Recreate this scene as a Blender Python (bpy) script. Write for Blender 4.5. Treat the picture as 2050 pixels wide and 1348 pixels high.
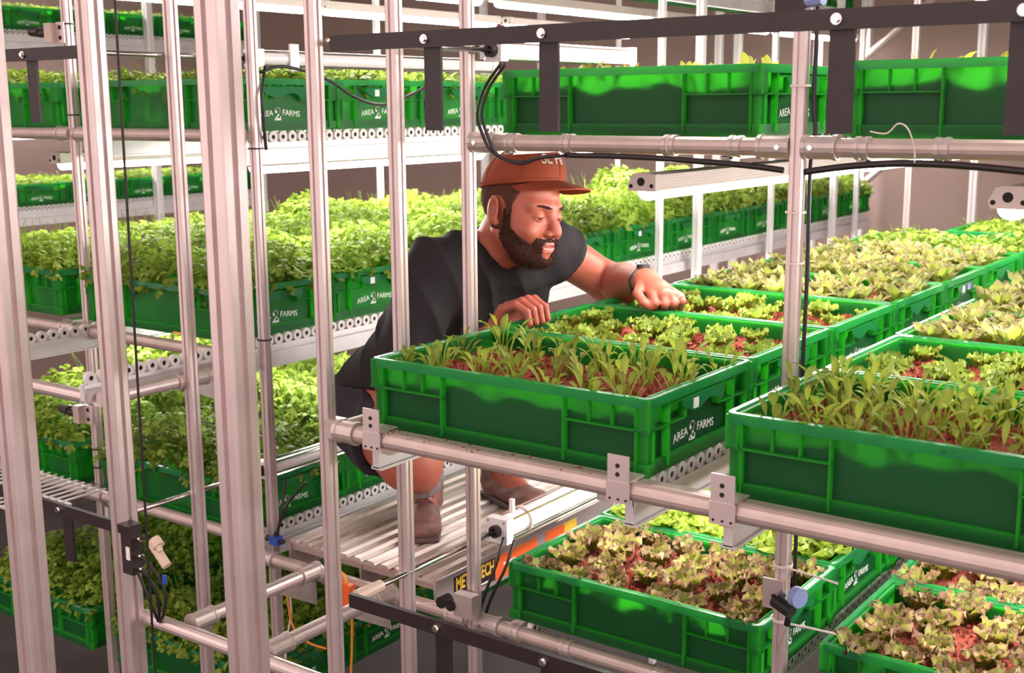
import bpy, math, random
import numpy as np
from mathutils import Vector, Matrix

for o in list(bpy.data.objects): bpy.data.objects.remove(o)
scene = bpy.context.scene
C = scene.collection
H = 2.3                      # height of the lens above the floor; all z below are relative to the lens
rnd = random.Random(7)

# ---------------------------------------------------------------- camera
CAM_R = ((0.80917003, 0.58753345, -0.00695026), (-0.10406225, 0.15493957, 0.982428), (0.57828618, -0.79422804, 0.18651251))
cd = bpy.data.cameras.new('camera'); cam = bpy.data.objects.new('camera', cd); C.objects.link(cam)
cam.matrix_world = Matrix.Translation((0, 0, H)) @ Matrix(CAM_R).transposed().to_4x4()
cd.sensor_fit = 'HORIZONTAL'; cd.sensor_width = 36.0; cd.lens = 2440.0 / 2050.0 * 36.0
cd.clip_start = 0.05; cd.clip_end = 60
cd.dof.use_dof = True; cd.dof.focus_distance = 2.45; cd.dof.aperture_fstop = 8.0
scene.camera = cam

# ---------------------------------------------------------------- world and exposure
w = bpy.data.worlds.new('world'); scene.world = w; w.use_nodes = True
wb = w.node_tree.nodes['Background']; wb.inputs[0].default_value = (1.0, 0.79, 0.75, 1); wb.inputs[1].default_value = 1.05
scene.view_settings.view_transform = 'Standard'; scene.view_settings.look = 'None'
scene.view_settings.gamma = 1.0; scene.view_settings.use_curve_mapping = False
scene.view_settings.exposure = 0.78
LED = 38.0                   # emission of the grow lights

# ---------------------------------------------------------------- materials
def nt(name):
    m = bpy.data.materials.new(name); m.use_nodes = True
    return m, m.node_tree.nodes, m.node_tree.links
def mat(name, col, rough=.5, metal=0.0, var=0.0, scale=30.0, bump=0.0, spec=.5, emit=0.0):
    m, n, l = nt(name); b = n['Principled BSDF']
    b.inputs['Base Color'].default_value = (*col, 1); b.inputs['Roughness'].default_value = rough
    b.inputs['Metallic'].default_value = metal; b.inputs['Specular IOR Level'].default_value = spec
    if emit:
        b.inputs['Emission Color'].default_value = (*col, 1); b.inputs['Emission Strength'].default_value = emit
    if var or bump:
        tc = n.new('ShaderNodeTexCoord'); nz = n.new('ShaderNodeTexNoise'); nz.inputs['Scale'].default_value = scale
        nz.inputs['Detail'].default_value = 4
        l.new(tc.outputs['Object'], nz.inputs['Vector'])
        if var:
            r = n.new('ShaderNodeMapRange'); r.inputs['From Min'].default_value = .3; r.inputs['From Max'].default_value = .7
            r.inputs['To Min'].default_value = 1 - var; r.inputs['To Max'].default_value = 1 + var
            mx = n.new('ShaderNodeMix'); mx.data_type = 'RGBA'; mx.blend_type = 'MULTIPLY'; mx.inputs[0].default_value = 1
            mx.inputs[6].default_value = (*col, 1)
            l.new(nz.outputs['Fac'], r.inputs['Value']); l.new(r.outputs[0], mx.inputs[7]); l.new(mx.outputs[2], b.inputs['Base Color'])
        if bump:
            bp = n.new('ShaderNodeBump'); bp.inputs['Strength'].default_value = bump; bp.inputs['Distance'].default_value = .002
            l.new(nz.outputs['Fac'], bp.inputs['Height']); l.new(bp.outputs[0], b.inputs['Normal'])
    return m
def leafmat(name, base, tip, var=.25, trans=.45):
    """leaf: colour runs base->tip along the blade (attribute 'tip'), varies by leaf; lets light through"""
    m, n, l = nt(name); b = n['Principled BSDF']; out = n['Material Output']
    at = n.new('ShaderNodeAttribute'); at.attribute_name = 'tip'
    geo = n.new('ShaderNodeNewGeometry'); oi = n.new('ShaderNodeObjectInfo')
    mx = n.new('ShaderNodeMix'); mx.data_type = 'RGBA'; mx.inputs[6].default_value = (*base, 1); mx.inputs[7].default_value = (*tip, 1)
    l.new(at.outputs['Fac'], mx.inputs[0])
    ad = n.new('ShaderNodeMath'); ad.operation = 'ADD'; l.new(geo.outputs['Random Per Island'], ad.inputs[0]); l.new(oi.outputs['Random'], ad.inputs[1])
    r = n.new('ShaderNodeMapRange'); r.inputs['From Max'].default_value = 2; r.inputs['To Min'].default_value = 1 - 1.6 * var; r.inputs['To Max'].default_value = 1 + 1.6 * var
    l.new(ad.outputs[0], r.inputs['Value'])
    ml = n.new('ShaderNodeMix'); ml.data_type = 'RGBA'; ml.blend_type = 'MULTIPLY'; ml.inputs[0].default_value = 1
    l.new(mx.outputs[2], ml.inputs[6]); l.new(r.outputs[0], ml.inputs[7])
    l.new(ml.outputs[2], b.inputs['Base Color']); b.inputs['Roughness'].default_value = .5; b.inputs['Specular IOR Level'].default_value = .35
    t = n.new('ShaderNodeBsdfTranslucent'); l.new(ml.outputs[2], t.inputs['Color'])
    s = n.new('ShaderNodeMixShader'); s.inputs[0].default_value = trans
    l.new(b.outputs[0], s.inputs[1]); l.new(t.outputs[0], s.inputs[2]); l.new(s.outputs[0], out.inputs['Surface'])
    return m
def platemat(name, col, trans, rough=.38):
    m, n, l = nt(name); b = n['Principled BSDF']; out = n['Material Output']
    b.inputs['Base Color'].default_value = (*col, 1); b.inputs['Roughness'].default_value = rough
    t = n.new('ShaderNodeBsdfTranslucent'); t.inputs['Color'].default_value = (.24, 1.0, .16, 1)
    s = n.new('ShaderNodeMixShader'); s.inputs[0].default_value = trans
    l.new(b.outputs[0], s.inputs[1]); l.new(t.outputs[0], s.inputs[2]); l.new(s.outputs[0], out.inputs['Surface'])
    return m

M = {}
M['alu'] = mat('brushed_aluminium', (.72, .61, .60), .36, .65, .05, 18)
M['alu_dull'] = mat('dull_aluminium', (.58, .47, .43), .45, .5, .08, 25)
M['alu_white'] = mat('white_coated_metal', (.86, .83, .83), .4, .1)
M['cast'] = mat('cast_zinc_fitting', (.60, .52, .49), .45, .6, .08, 40)
M['steel'] = mat('polished_steel', (.82, .78, .76), .15, 1.0)
M['black'] = mat('black_painted_steel', (.020, .011, .012), .45, 0, .25, 30)
M['rubber'] = mat('black_rubber', (.018, .013, .015), .4)
M['dark'] = mat('dark_hole', (.012, .009, .009), .8)
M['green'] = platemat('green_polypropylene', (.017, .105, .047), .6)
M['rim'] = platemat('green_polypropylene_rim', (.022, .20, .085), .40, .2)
M['print'] = mat('white_print', (.80, .84, .78), .6)
M['tagwhite'] = mat('white_paper_tag', (.85, .82, .80), .7)
M['tagpurple'] = mat('purple_tag', (.36, .22, .55), .6)
M['tape'] = mat('grey_tape', (.45, .43, .55), .5)
M['roller'] = mat('white_nylon_roller', (.74, .70, .69), .5)
M['rail'] = mat('galvanised_rail', (.74, .71, .72), .4, .35, .06, 12)
M['soil'] = mat('coir_soil', (.27, .052, .027), .95, 0, .6, 120, .8)
M['led_body'] = mat('grey_fixture_housing', (.62, .53, .50), .5, .1)
M['led'] = mat('lit_diffuser', (1.0, .93, .90), .5, emit=LED)
M['wall'] = mat('pinkish_wall_paint', (.31, .215, .19), .8, 0, .03, 3)
M['floor'] = mat('dark_concrete', (.045, .036, .034), .8, 0, .2, 4)
M['ceil'] = mat('dark_ceiling', (.42, .37, .36), .9)
M['plank'] = mat('ribbed_aluminium_plank', (.60, .50, .46), .42, .35, .14, 7)
def stain(m_, col, scale, lo, hi):
    """dirt patches over a material's base colour"""
    n, l = m_.node_tree.nodes, m_.node_tree.links; b = n['Principled BSDF']; src = b.inputs['Base Color'].links[0].from_socket
    tc = n.new('ShaderNodeTexCoord'); nz = n.new('ShaderNodeTexNoise'); nz.inputs['Scale'].default_value = scale; nz.inputs['Detail'].default_value = 6; nz.inputs['Roughness'].default_value = .7
    mp = n.new('ShaderNodeMapping'); mp.inputs['Scale'].default_value = (1.6, .5, 1)
    r = n.new('ShaderNodeMapRange'); r.inputs['From Min'].default_value = lo; r.inputs['From Max'].default_value = hi
    mx = n.new('ShaderNodeMix'); mx.data_type = 'RGBA'; mx.inputs[7].default_value = (*col, 1)
    l.new(tc.outputs['Object'], mp.inputs[0]); l.new(mp.outputs[0], nz.inputs['Vector']); l.new(nz.outputs['Fac'], r.inputs['Value']); l.new(r.outputs[0], mx.inputs[0]); l.new(src, mx.inputs[6]); l.new(mx.outputs[2], b.inputs['Base Color'])
stain(M['plank'], (.33, .20, .14), 9, .52, .72)
M['orange'] = mat('orange_label', (.86, .14, .03), .5)
M['yellow'] = mat('yellow_print', (.90, .55, .06), .5)
M['labelblack'] = mat('black_label', (.025, .015, .015), .5)
M['blue'] = mat('blue_plastic', (.03, .09, .42), .35)
M['bluepale'] = mat('pale_blue_plastic', (.28, .36, .66), .35)
M['beige'] = mat('beige_plastic', (.68, .53, .42), .5)
M['cord_orange'] = mat('orange_cable', (.75, .25, .03), .5)
M['zip'] = mat('translucent_zip_tie', (.78, .68, .62), .4)
M['skinny'] = mat('yellow_sticker', (.80, .45, .05), .6)
M['leaf_arugula'] = leafmat('arugula_leaf', (.38, .46, .065), (.20, .35, .05), .3, .45)
M['leaf_curly'] = leafmat('curly_mustard_leaf', (.29, .42, .04), (.36, .47, .07), .28, .4)
M['leaf_red'] = leafmat('red_tinged_lettuce_leaf', (.37, .47, .04), (.40, .20, .15), .25, .4)
M['leaf_lime'] = leafmat('lime_lettuce_leaf', (.40, .54, .05), (.44, .58, .08), .2, .4)
M['leaf_mix'] = leafmat('pale_kale_leaf', (.36, .47, .045), (.36, .27, .16), .28, .4)
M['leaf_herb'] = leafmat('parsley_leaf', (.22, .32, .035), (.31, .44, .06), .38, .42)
M['leaf_round'] = leafmat('round_seedling_leaf', (.42, .44, .07), (.40, .42, .08), .3, .5)

# ---------------------------------------------------------------- mesh builder
ORG = {}
class MB:
    def __init__(s): s.v = []; s.f = []; s.a = []; s.m = []; s.cm = 0
    def add(s, vs, fs, attr=None):
        o = len(s.v); s.v += [tuple(p) for p in vs]; s.f += [tuple(i + o for i in f) for f in fs]
        s.m += [s.cm] * len(fs); s.a += list(attr) if attr is not None else [0.0] * len(vs); return s
    def box(s, x0, x1, y0, y1, z0, z1):
        return s.add([(x0, y0, z0), (x1, y0, z0), (x1, y1, z0), (x0, y1, z0), (x0, y0, z1), (x1, y0, z1), (x1, y1, z1), (x0, y1, z1)],
                     [(0, 3, 2, 1), (4, 5, 6, 7), (0, 1, 5, 4), (1, 2, 6, 5), (2, 3, 7, 6), (3, 0, 4, 7)])
    def cbox(s, c, d): return s.box(c[0] - d[0] / 2, c[0] + d[0] / 2, c[1] - d[1] / 2, c[1] + d[1] / 2, c[2] - d[2] / 2, c[2] + d[2] / 2)
    def cyl(s, a, b, r, n=12, r2=None, caps=True):
        a = Vector(a); b = Vector(b); d = (b - a).normalized()
        u = d.orthogonal().normalized(); v = d.cross(u); r2 = r if r2 is None else r2
        vs = []
        for P, R_ in ((a, r), (b, r2)):
            for k in range(n):
                t = 2 * math.pi * k / n; vs.append(P + (u * math.cos(t) + v * math.sin(t)) * R_)
        fs = [(k, (k + 1) % n, n + (k + 1) % n, n + k) for k in range(n)]
        if caps: fs += [tuple(range(n))[::-1], tuple(range(n, 2 * n))]
        return s.add(vs, fs)
    def ring(s, a, b, r, ri, n=12):
        a = Vector(a); b = Vector(b); d = (b - a).normalized(); u = d.orthogonal().normalized(); v = d.cross(u); vs = []
        for P, R_ in ((a, r), (b, r), (b, ri), (a, ri)):
            for k in range(n):
                t = 2 * math.pi * k / n; vs.append(P + (u * math.cos(t) + v * math.sin(t)) * R_)
        fs = []
        for q in range(4):
            for k in range(n): fs.append((q * n + k, q * n + (k + 1) % n, ((q + 1) % 4) * n + (k + 1) % n, ((q + 1) % 4) * n + k))
        return s.add(vs, fs)
    def tube(s, pts, r, n=6, closed=False):
        pts = [Vector(p) for p in pts]; N = len(pts); vs = []; u = None
        for i, p in enumerate(pts):
            d = (pts[min(i + 1, N - 1)] - pts[max(i - 1, 0)]).normalized()
            if u is None: u = d.orthogonal().normalized()
            u = (u - d * u.dot(d)).normalized(); v = d.cross(u); rr = r[i] if isinstance(r, (list, tuple)) else r
            for k in range(n):
                t = 2 * math.pi * k / n; vs.append(p + (u * math.cos(t) + v * math.sin(t)) * rr)
        fs = []
        for i in range(N - 1):
            for k in range(n): fs.append((i * n + k, i * n + (k + 1) % n, (i + 1) * n + (k + 1) % n, (i + 1) * n + k))
        fs += [tuple(range(n))[::-1], tuple(range((N - 1) * n, N * n))]
        return s.add(vs, fs)
    def prism(s, poly, o, u, v, w_):
        """poly 2-D in (u,v) at o, extruded by vector w_"""
        o, u, v, w_ = Vector(o), Vector(u), Vector(v), Vector(w_); n = len(poly)
        vs = [o + u * p[0] + v * p[1] for p in poly] + [o + u * p[0] + v * p[1] + w_ for p in poly]
        fs = [(k, (k + 1) % n, n + (k + 1) % n, n + k) for k in range(n)] + [tuple(range(n))[::-1], tuple(range(n, 2 * n))]
        return s.add(vs, fs)
    def mesh(s, name, mats, origin=(0, 0, 0), smooth=False, attr=False):
        me = bpy.data.meshes.new(name)
        me.from_pydata([(p[0] - origin[0], p[1] - origin[1], p[2] - origin[2]) for p in s.v], [], s.f)
        for m_ in (mats if isinstance(mats, (list, tuple)) else [mats]): me.materials.append(m_)
        if any(s.m): me.polygons.foreach_set('material_index', s.m)
        if smooth: me.polygons.foreach_set('use_smooth', [True] * len(me.polygons))
        if attr:
            a = me.attributes.new('tip', 'FLOAT', 'POINT'); a.data.foreach_set('value', s.a)
        me.update(); return me
    def build(s, name, mats, parent=None, origin=None, smooth=False, attr=False):
        po = ORG[parent.name] if parent else (0, 0, 0)
        if origin is None: origin = po if parent else s.base()
        return put(name, s.mesh(name, mats, origin, smooth, attr), origin, parent)
    def base(s):
        xs, ys, zs = zip(*s.v); return ((min(xs) + max(xs)) / 2, (min(ys) + max(ys)) / 2, min(zs))
def put(name, data, origin=(0, 0, 0), parent=None, rz=0.0, sc=1.0):
    o = bpy.data.objects.new(name, data); C.objects.link(o)
    if parent:
        po = ORG[parent.name]; o.parent = parent; o.location = (origin[0] - po[0], origin[1] - po[1], origin[2] - po[2])
    else: o.location = (origin[0], origin[1], origin[2] + H)
    ORG[o.name] = tuple(origin)
    if rz: o.rotation_euler.z = rz
    if sc != 1.0: o.scale = (sc, sc, sc)
    return o
def tag(o, label, cat, group=None, kind=None):
    if label: o['label'] = label
    if cat: o['category'] = cat
    if group: o['group'] = group
    if kind: o['kind'] = kind
    return o
def thing(name, origin, label, cat, group=None): return tag(put(name, None, origin), label, cat, group)

def slot_profile(s):
    """outline of a T-slot extrusion of side s: rounded corners and a groove on each side"""
    h = s / 2; g = s * .11; dpt = s * .16; c = s * .10; side = []
    # one side along +x direction at y=-h from left corner to right corner
    base = [(-h + c, -h), (-h + c * 2.2, -h), (-g, -h), (-g, -h + dpt), (g, -h + dpt), (g, -h), (h - c * 2.2, -h), (h - c, -h), (h - c * .3, -h + c * .3)]
    for k in range(4):
        t = k * math.pi / 2
        side += [(p[0] * math.cos(t) - p[1] * math.sin(t), p[0] * math.sin(t) + p[1] * math.cos(t)) for p in base]
    return side
def post_mb(x, y, z0, z1, s, sy=None):
    p = slot_profile(s)
    if sy: p = [(a, b * sy / s) for a, b in p]
    return MB().prism(p, (x, y, z0), (1, 0, 0), (0, 1, 0), (0, 0, z1 - z0))
def xtube(mb, x0, x1, y, z, r=.0165): return mb.cyl((x0, y, z), (x1, y, z), r, 16)
def ytube(mb, y0, y1, x, z, r=.0165): return mb.cyl((x, y0, z), (x, y1, z), r, 16)

# ---------------------------------------------------------------- room
FL = -H
tag(MB().box(-9, 9, -9, 7.6, FL - .05, FL).build('floor', M['floor']), None, None, kind='structure')
tag(MB().box(-9, 4, 7.4, 7.5, FL, 1.5).build('wall_back', M['wall']), None, None, kind='structure')
tag(MB().box(-8.6, -8.5, -2, 7.4, FL, 1.5).build('wall_left', M['wall']), None, None, kind='structure')
tag(MB().box(-9, 4, 1.0, 7.6, 1.5, 1.55).build('ceiling', M['ceil']), None, None, kind='structure')

# ---------------------------------------------------------------- crates
LX, LY, HZ, PITCH = .60, .383, .135, .388
def txt(body, size, name, bold=0.0):
    c = bpy.data.curves.new(name, 'FONT'); c.body = body; c.size = size; c.align_x = 'CENTER'; c.align_y = 'BOTTOM'; c.extrude = .0004; c.offset = bold
    o = bpy.data.objects.new(name, c); C.objects.link(o); bpy.context.view_layer.update()
    me = o.evaluated_get(bpy.context.evaluated_depsgraph_get()).to_mesh()
    v = [tuple(p.co) for p in me.vertices]; f = [tuple(p.vertices) for p in me.polygons]
    bpy.data.objects.remove(o); bpy.data.curves.remove(c); return v, f
T_AREA = txt('AREA', .0215, 'lettering'); T_FARMS = txt('FARMS', .0215, 'lettering')
def digit2():
    """the tall outlined figure 2 of the crate print, drawn as two strokes"""
    mb = MB(); pts = []
    for k in range(9):
        t = math.radians(170 - k * 28); pts.append((.0072 * math.cos(t), .0235 + .0072 * math.sin(t)))
    pts += [(.0045, .0165), (-.001, .0095), (-.0065, .0035)]
    def stroke(ps, wd):
        for a, b in zip(ps[:-1], ps[1:]):
            d = Vector((b[0] - a[0], b[1] - a[1])); L = d.length; d /= L; nrm = Vector((-d.y, d.x)) * wd / 2; e = d * wd * .25
            q = [(a[0] - e.x + nrm.x, a[1] - e.y + nrm.y), (a[0] - e.x - nrm.x, a[1] - e.y - nrm.y), (b[0] + e.x - nrm.x, b[1] + e.y - nrm.y), (b[0] + e.x + nrm.x, b[1] + e.y + nrm.y)]
            mb.add([(p[0], p[1], 0) for p in q], [(0, 1, 2, 3)])
    stroke(pts, .0058); stroke([(-.0105, .0018), (.0105, .0018)], .0052); stroke([(.0092, .003), (.0095, .009)], .0035); stroke([(-.0066, .0225), (-.0052, .0205)], .0068)
    return mb.v, mb.f
T_TWO = digit2()
def logo_mesh():
    mb = MB()
    def lay(vf, cy, cz, tilt):
        v, f = vf; c, s_ = math.cos(tilt), math.sin(tilt)
        mb.add([(p[2], cy + p[0] * c - p[1] * s_, cz + p[0] * s_ + p[1] * c) for p in v], f)
    lay(T_AREA, -.0415, 0, .10); lay(T_FARMS, .0475, .0008, -.08); lay(T_TWO, 0, -.005, 0)
    return mb.mesh('lettering', M['print'])
LOGO = logo_mesh()

def crate_meshes():
    t = .003; d = .017; hx, hy = LX / 2, LY / 2
    b = MB()
    ix, iy = hx - d, hy - d
    # thin walls, floor
    b.box(-ix, ix, -iy, -iy + t, .004, HZ - .002); b.box(-ix, ix, iy - t, iy, .004, HZ - .002)
    b.box(-ix, -ix + t, -iy, iy, .004, HZ - .002); b.box(ix - t, ix, -iy, iy, .004, HZ - .002)
    b.box(-ix - .006, ix + .006, -iy - .006, iy + .006, 0, .005)
    # foot band all round
    e = .010
    for sy in (-1, 1):
        b.box(-ix - e, ix + e, min(sy * iy, sy * (iy + e)), max(sy * iy, sy * (iy + e)), .004, .024)
        b.box(min(sy * ix, sy * (ix + e)), max(sy * ix, sy * (ix + e)), -iy, iy, .004, .024)
    zh = .080
    for sy in (-1, 1):                                   # long sides
        y0, y1 = sorted((sy * iy, sy * (hy - .002)))
        for fx in (.045, .28, .72, .955): b.box(-hx + fx * LX - .0015, -hx + fx * LX + .0015, y0, y1, .008, HZ - .004)
        for a, c in ((.0, .28), (.72, 1.0)):
            b.box(max(-hx + a * LX, -ix - d * .8), min(-hx + c * LX, ix + d * .8), y0, y1, zh - .0015, zh + .0015)
        for fx in (.125, .20, .80, .875): b.box(-hx + fx * LX - .0012, -hx + fx * LX + .0012, *sorted((sy * iy, sy * (hy - .006))), zh, HZ - .004)
    for sx in (-1, 1):                                   # ends
        x0, x1 = sorted((sx * ix, sx * (hx - .002)))
        for fy in (.06, .19, .81, .94): b.box(x0, x1, -hy + fy * LY - .0015, -hy + fy * LY + .0015, .008, HZ - .004)
        for a, c in ((.0, .34), (.66, 1.0)): b.box(x0, x1, max(-hy + a * LY, -iy - d * .8), min(-hy + c * LY, iy + d * .8), zh - .0015, zh + .0015)
        b.box(x0, x1, -hy + .19 * LY, hy - .19 * LY, .112, .1145)
        for k in range(9): 
            fy = .23 + .54 * k / 8; b.box(*sorted((sx * ix, sx * (hx - .005))), -hy + fy * LY - .001, -hy + fy * LY + .001, .1145, HZ - .004)
        for fy in (.34, .66): b.box(x0, x1, -hy + fy * LY - .0015, -hy + fy * LY + .0015, zh, .114)
    for sx in (-1, 1):                                   # corner blocks, wider above than below
        for sy in (-1, 1):
            b.box(*sorted((sx * (ix - .004), sx * (hx - .001))), *sorted((sy * (iy - .004), sy * (hy - .001))), .086, HZ - .003)
            b.box(*sorted((sx * (ix - .004), sx * (hx - .007))), *sorted((sy * (iy - .004), sy * (hy - .007))), .024, .078)
            b.box(*sorted((sx * (ix - .004), sx * (hx - .0005))), *sorted((sy * (iy - .004), sy * (hy - .0005))), .0785, .0855)
            b.box(*sorted((sx * (ix - .004), sx * (hx - .002))), *sorted((sy * (iy - .004), sy * (hy - .002))), .004, .024)
    body = b.mesh('body', M['green'])
    # rim: rounded ring with a stepped inner lip
    def loop(x, y, r, z, n=5):
        out = []
        for q, (sx, sy) in enumerate(((1, 1), (-1, 1), (-1, -1), (1, -1))):
            for k in range(n):
                a = math.pi / 2 * (q + k / (n - 1)); out.append((sx * (x - r) + r * math.cos(a), sy * (y - r) + r * math.sin(a), z))
        return out
    loops = [loop(hx, hy, .016, HZ - .016), loop(hx, hy, .016, HZ - .001), loop(hx - .001, hy - .001, .015, HZ), loop(hx - .009, hy - .009, .012, HZ),
             loop(hx - .010, hy - .010, .012, HZ - .0035), loop(hx - .018, hy - .018, .009, HZ - .0035), loop(hx - .0195, hy - .0195, .008, HZ - .012), loop(hx - .003, hy - .003, .014, HZ - .016)]
    r = MB(); n = len(loops[0])
    vs = sum(loops, []); fs = []
    for q in range(len(loops)):
        for k in range(n): fs.append((q * n + k, q * n + (k + 1) % n, ((q + 1) % len(loops)) * n + (k + 1) % n, ((q + 1) % len(loops)) * n + k))
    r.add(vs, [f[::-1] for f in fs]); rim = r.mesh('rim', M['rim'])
    # handle plate with wavy lower edge, on +x end
    hd = MB(); N = 16; up = [(-hy + (.30 + .40 * k / N) * LY, .1135) for k in range(N + 1)]
    lo = [(-hy + (.30 + .40 * k / N) * LY, .0915 + .0065 * math.cos(3 * math.pi * k / N) + (.006 if k in (0, N) else 0)) for k in range(N + 1)]
    poly = up + lo[::-1]
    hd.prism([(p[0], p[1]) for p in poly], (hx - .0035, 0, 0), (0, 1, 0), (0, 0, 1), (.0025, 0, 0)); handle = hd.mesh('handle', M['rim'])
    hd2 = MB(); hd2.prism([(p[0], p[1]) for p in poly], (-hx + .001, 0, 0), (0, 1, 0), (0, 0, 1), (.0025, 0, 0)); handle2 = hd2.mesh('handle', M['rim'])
    return body, rim, handle, handle2
BODY, RIM, HANDLE, HANDLE2 = crate_meshes()
TAGW = MB().box(0, .0012, -.009, .009, -.014, .004).mesh('paper_tag', M['tagwhite'])
TAGP = MB().box(0, .0012, -.012, .012, -.012, .006).mesh('purple_tag', M['tagpurple'])
def crate(cx, y0, rim_z, label, group, tags=0, jig=True, back=False):
    """y0 = front edge; returns the Empty at the crate's base centre"""
    jx = rnd.uniform(-.004, .004) if jig else 0
    o = thing('grow_crate', (cx + jx, y0 + LY / 2, rim_z - HZ), label, 'crate', group); g = ORG[o.name]
    put('body', BODY, g, o); put('rim', RIM, g, o); put('handle', HANDLE, g, o); put('handle', HANDLE2, g, o)
    l_ = put('lettering', LOGO, (g[0] + LX / 2 - .0162, g[1] - .012, g[2] + .033), o); l_['label'] = 'white printed lettering AREA 2 FARMS'
    if tags & 1: put('paper_tag', TAGW, (g[0] + LX / 2 - .0009, g[1] - .03, g[2] + .104), o)
    if tags & 2: put('purple_tag', TAGP, (g[0] + LX / 2 - .0007, g[1] + .02, g[2] + .104), o)
    return g

# ---------------------------------------------------------------- soil and plants
def soil_mesh(seed, zt=.093):
    r = random.Random(seed); mb = MB(); nx, ny = 44, 28; hx, hy = LX / 2 - .021, LY / 2 - .021
    ph = [(r.uniform(8, 60), r.uniform(8, 60), r.uniform(0, 6), r.uniform(.0012, .004)) for _ in range(8)]
    vs = []
    for j in range(ny + 1):
        for i in range(nx + 1):
            x = -hx + 2 * hx * i / nx; y = -hy + 2 * hy * j / ny
            z = zt + sum(a * math.sin(p * x + q * y + c) for p, q, c, a in ph) + r.uniform(-.003, .003); vs.append((x, y, z))
    fs = [(j * (nx + 1) + i, j * (nx + 1) + i + 1, (j + 1) * (nx + 1) + i + 1, (j + 1) * (nx + 1) + i) for j in range(ny) for i in range(nx)]
    # skirt
    edge = [i for i in range(nx + 1)] + [j * (nx + 1) + nx for j in range(1, ny + 1)] + [ny * (nx + 1) + i for i in range(nx - 1, -1, -1)] + [j * (nx + 1) for j in range(ny - 1, 0, -1)]
    o = len(vs); vs += [(vs[k][0], vs[k][1], .007) for k in edge]; n = len(edge)
    for k in range(n): fs.append((edge[k], o + k, o + (k + 1) % n, edge[(k + 1) % n]))
    mb.add(vs, fs)
    for _ in range(650):                                  # coir chips lying on top
        x = r.uniform(-hx + .008, hx - .008); y = r.uniform(-hy + .008, hy - .008); z = zt + sum(a * math.sin(p * x + q * y + c) for p, q, c, a in ph)
        L = r.uniform(.004, .011); t = r.uniform(0, 6.28); wd = L * r.uniform(.25, .6); c, s_ = math.cos(t), math.sin(t); lift = r.uniform(0, .006)
        q = [(-L, 0, -.002), (0, wd, -.002), (L, 0, lift), (0, -wd, lift * .5), (0, 0, .005 + lift)]
        mb.add([(x + a * c - b_ * s_, y + a * s_ + b_ * c, z + d_) for a, b_, d_ in q], [(0, 3, 4), (3, 2, 4), (2, 1, 4), (1, 0, 4)])
    return mb.mesh('coir_soil', M['soil'])
SOIL = [soil_mesh(k) for k in range(3)]

def blade(mb, p0, az, L, wd, bend, ruff, r, nu=5, cup=.25, stem=.45, lean=.3, spoon=True):
    """stem rising from p0 in direction az with a blade at its end; attribute runs 0 (base) to 1 (tip / edge)"""
    c, s_ = math.cos(az), math.sin(az)
    pts = []; a = lean; x = z = 0.0; n = 9
    for k in range(n + 1):
        pts.append((x, z, a)); a += bend / n * (k / n) * 2; x += L / n * math.sin(a); z += L / n * math.cos(a)
    ks = max(1, int(round(stem * n)))
    sw = wd * .045 + .0007
    S = [Vector((p0[0] + q[0] * c, p0[1] + q[0] * s_, p0[2] + q[1])) for q in pts[:ks + 1]]
    mb.tube(S, [sw * (1.15 - .3 * k / ks) for k in range(ks + 1)], 3)
    vs = []; at = []; m = n - ks
    for k in range(m + 1):
        q = pts[ks + k]; t = k / m
        prof = (math.sin(math.pi * min(1, t * .9 + .08)) ** .7) * (1 if not spoon else (.55 + .45 * t)) if t < 1 else .12
        for u in range(nu):
            e = (u / (nu - 1) - .5) * 2; off = e * wd / 2 * prof
            up = cup * abs(e) ** 1.5 * wd * .5 * prof + (ruff * wd * math.sin(k * 2.4 + u * 2.9 + az * 5) * abs(e) if ruff else 0)
            bx = q[0] - up * math.cos(q[2]); bz = q[1] + up * math.sin(q[2])
            vs.append((p0[0] + bx * c - off * s_, p0[1] + bx * s_ + off * c, p0[2] + bz)); at.append(min(1, max(abs(e) ** 4 * t, t ** 4)))
    fs = [(k * nu + u, k * nu + u + 1, (k + 1) * nu + u + 1, (k + 1) * nu + u) for k in range(m) for u in range(nu - 1)]
    mb.add(vs, fs, at)
def arugula(seed, hgt=.080, n=11):
    r = random.Random(seed); mb = MB()
    for k in range(n):
        a = r.uniform(0, 6.28); d = r.uniform(0, .014)
        blade(mb, (d * math.cos(a), d * math.sin(a), -.004), a + r.uniform(-.6, .6), hgt * r.uniform(.5, 1.12), hgt * r.uniform(.16, .26), r.uniform(.3, 1.7), .02, r, 5, .4, r.uniform(.58, .70), r.uniform(.02, .32))
    return mb.mesh('leaves', M['leaf_arugula'], smooth=True, attr=True)
def rosette(seed, m_, R_=.05, n=16, ruff=.16, hgt=1.0, wd=.75, name='leaves'):
    r = random.Random(seed); mb = MB()
    for k in range(n):
        t = k / n; a = k * 2.4 + r.uniform(-.3, .3); L = R_ * r.uniform(.8, 1.15) * (1.15 - .35 * t)
        blade(mb, (.004 * math.cos(a), .004 * math.sin(a), -.003), a, L, L * wd * r.uniform(.8, 1.2), r.uniform(.2, 1.3), ruff, r, 7, .2, .22, (.95 - .85 * t) / hgt, False)
    return mb.mesh(name, m_, smooth=True, attr=True)
ARU = [arugula(20 + k) for k in range(6)]
CUR = [rosette(40 + k, M['leaf_curly'], .046, 26, .32, 1.5, .48) for k in range(5)]
RED = [rosette(50 + k, M['leaf_red'], .056, 28, .30, 1.7, .45) for k in range(5)]
LIM = [rosette(60 + k, M['leaf_lime'], .075, 18, .14, 1.5) for k in range(4)]
MIX = [rosette(70 + k, M['leaf_mix'], .066, 26, .16, 2.6, .30) for k in range(5)]
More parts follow.
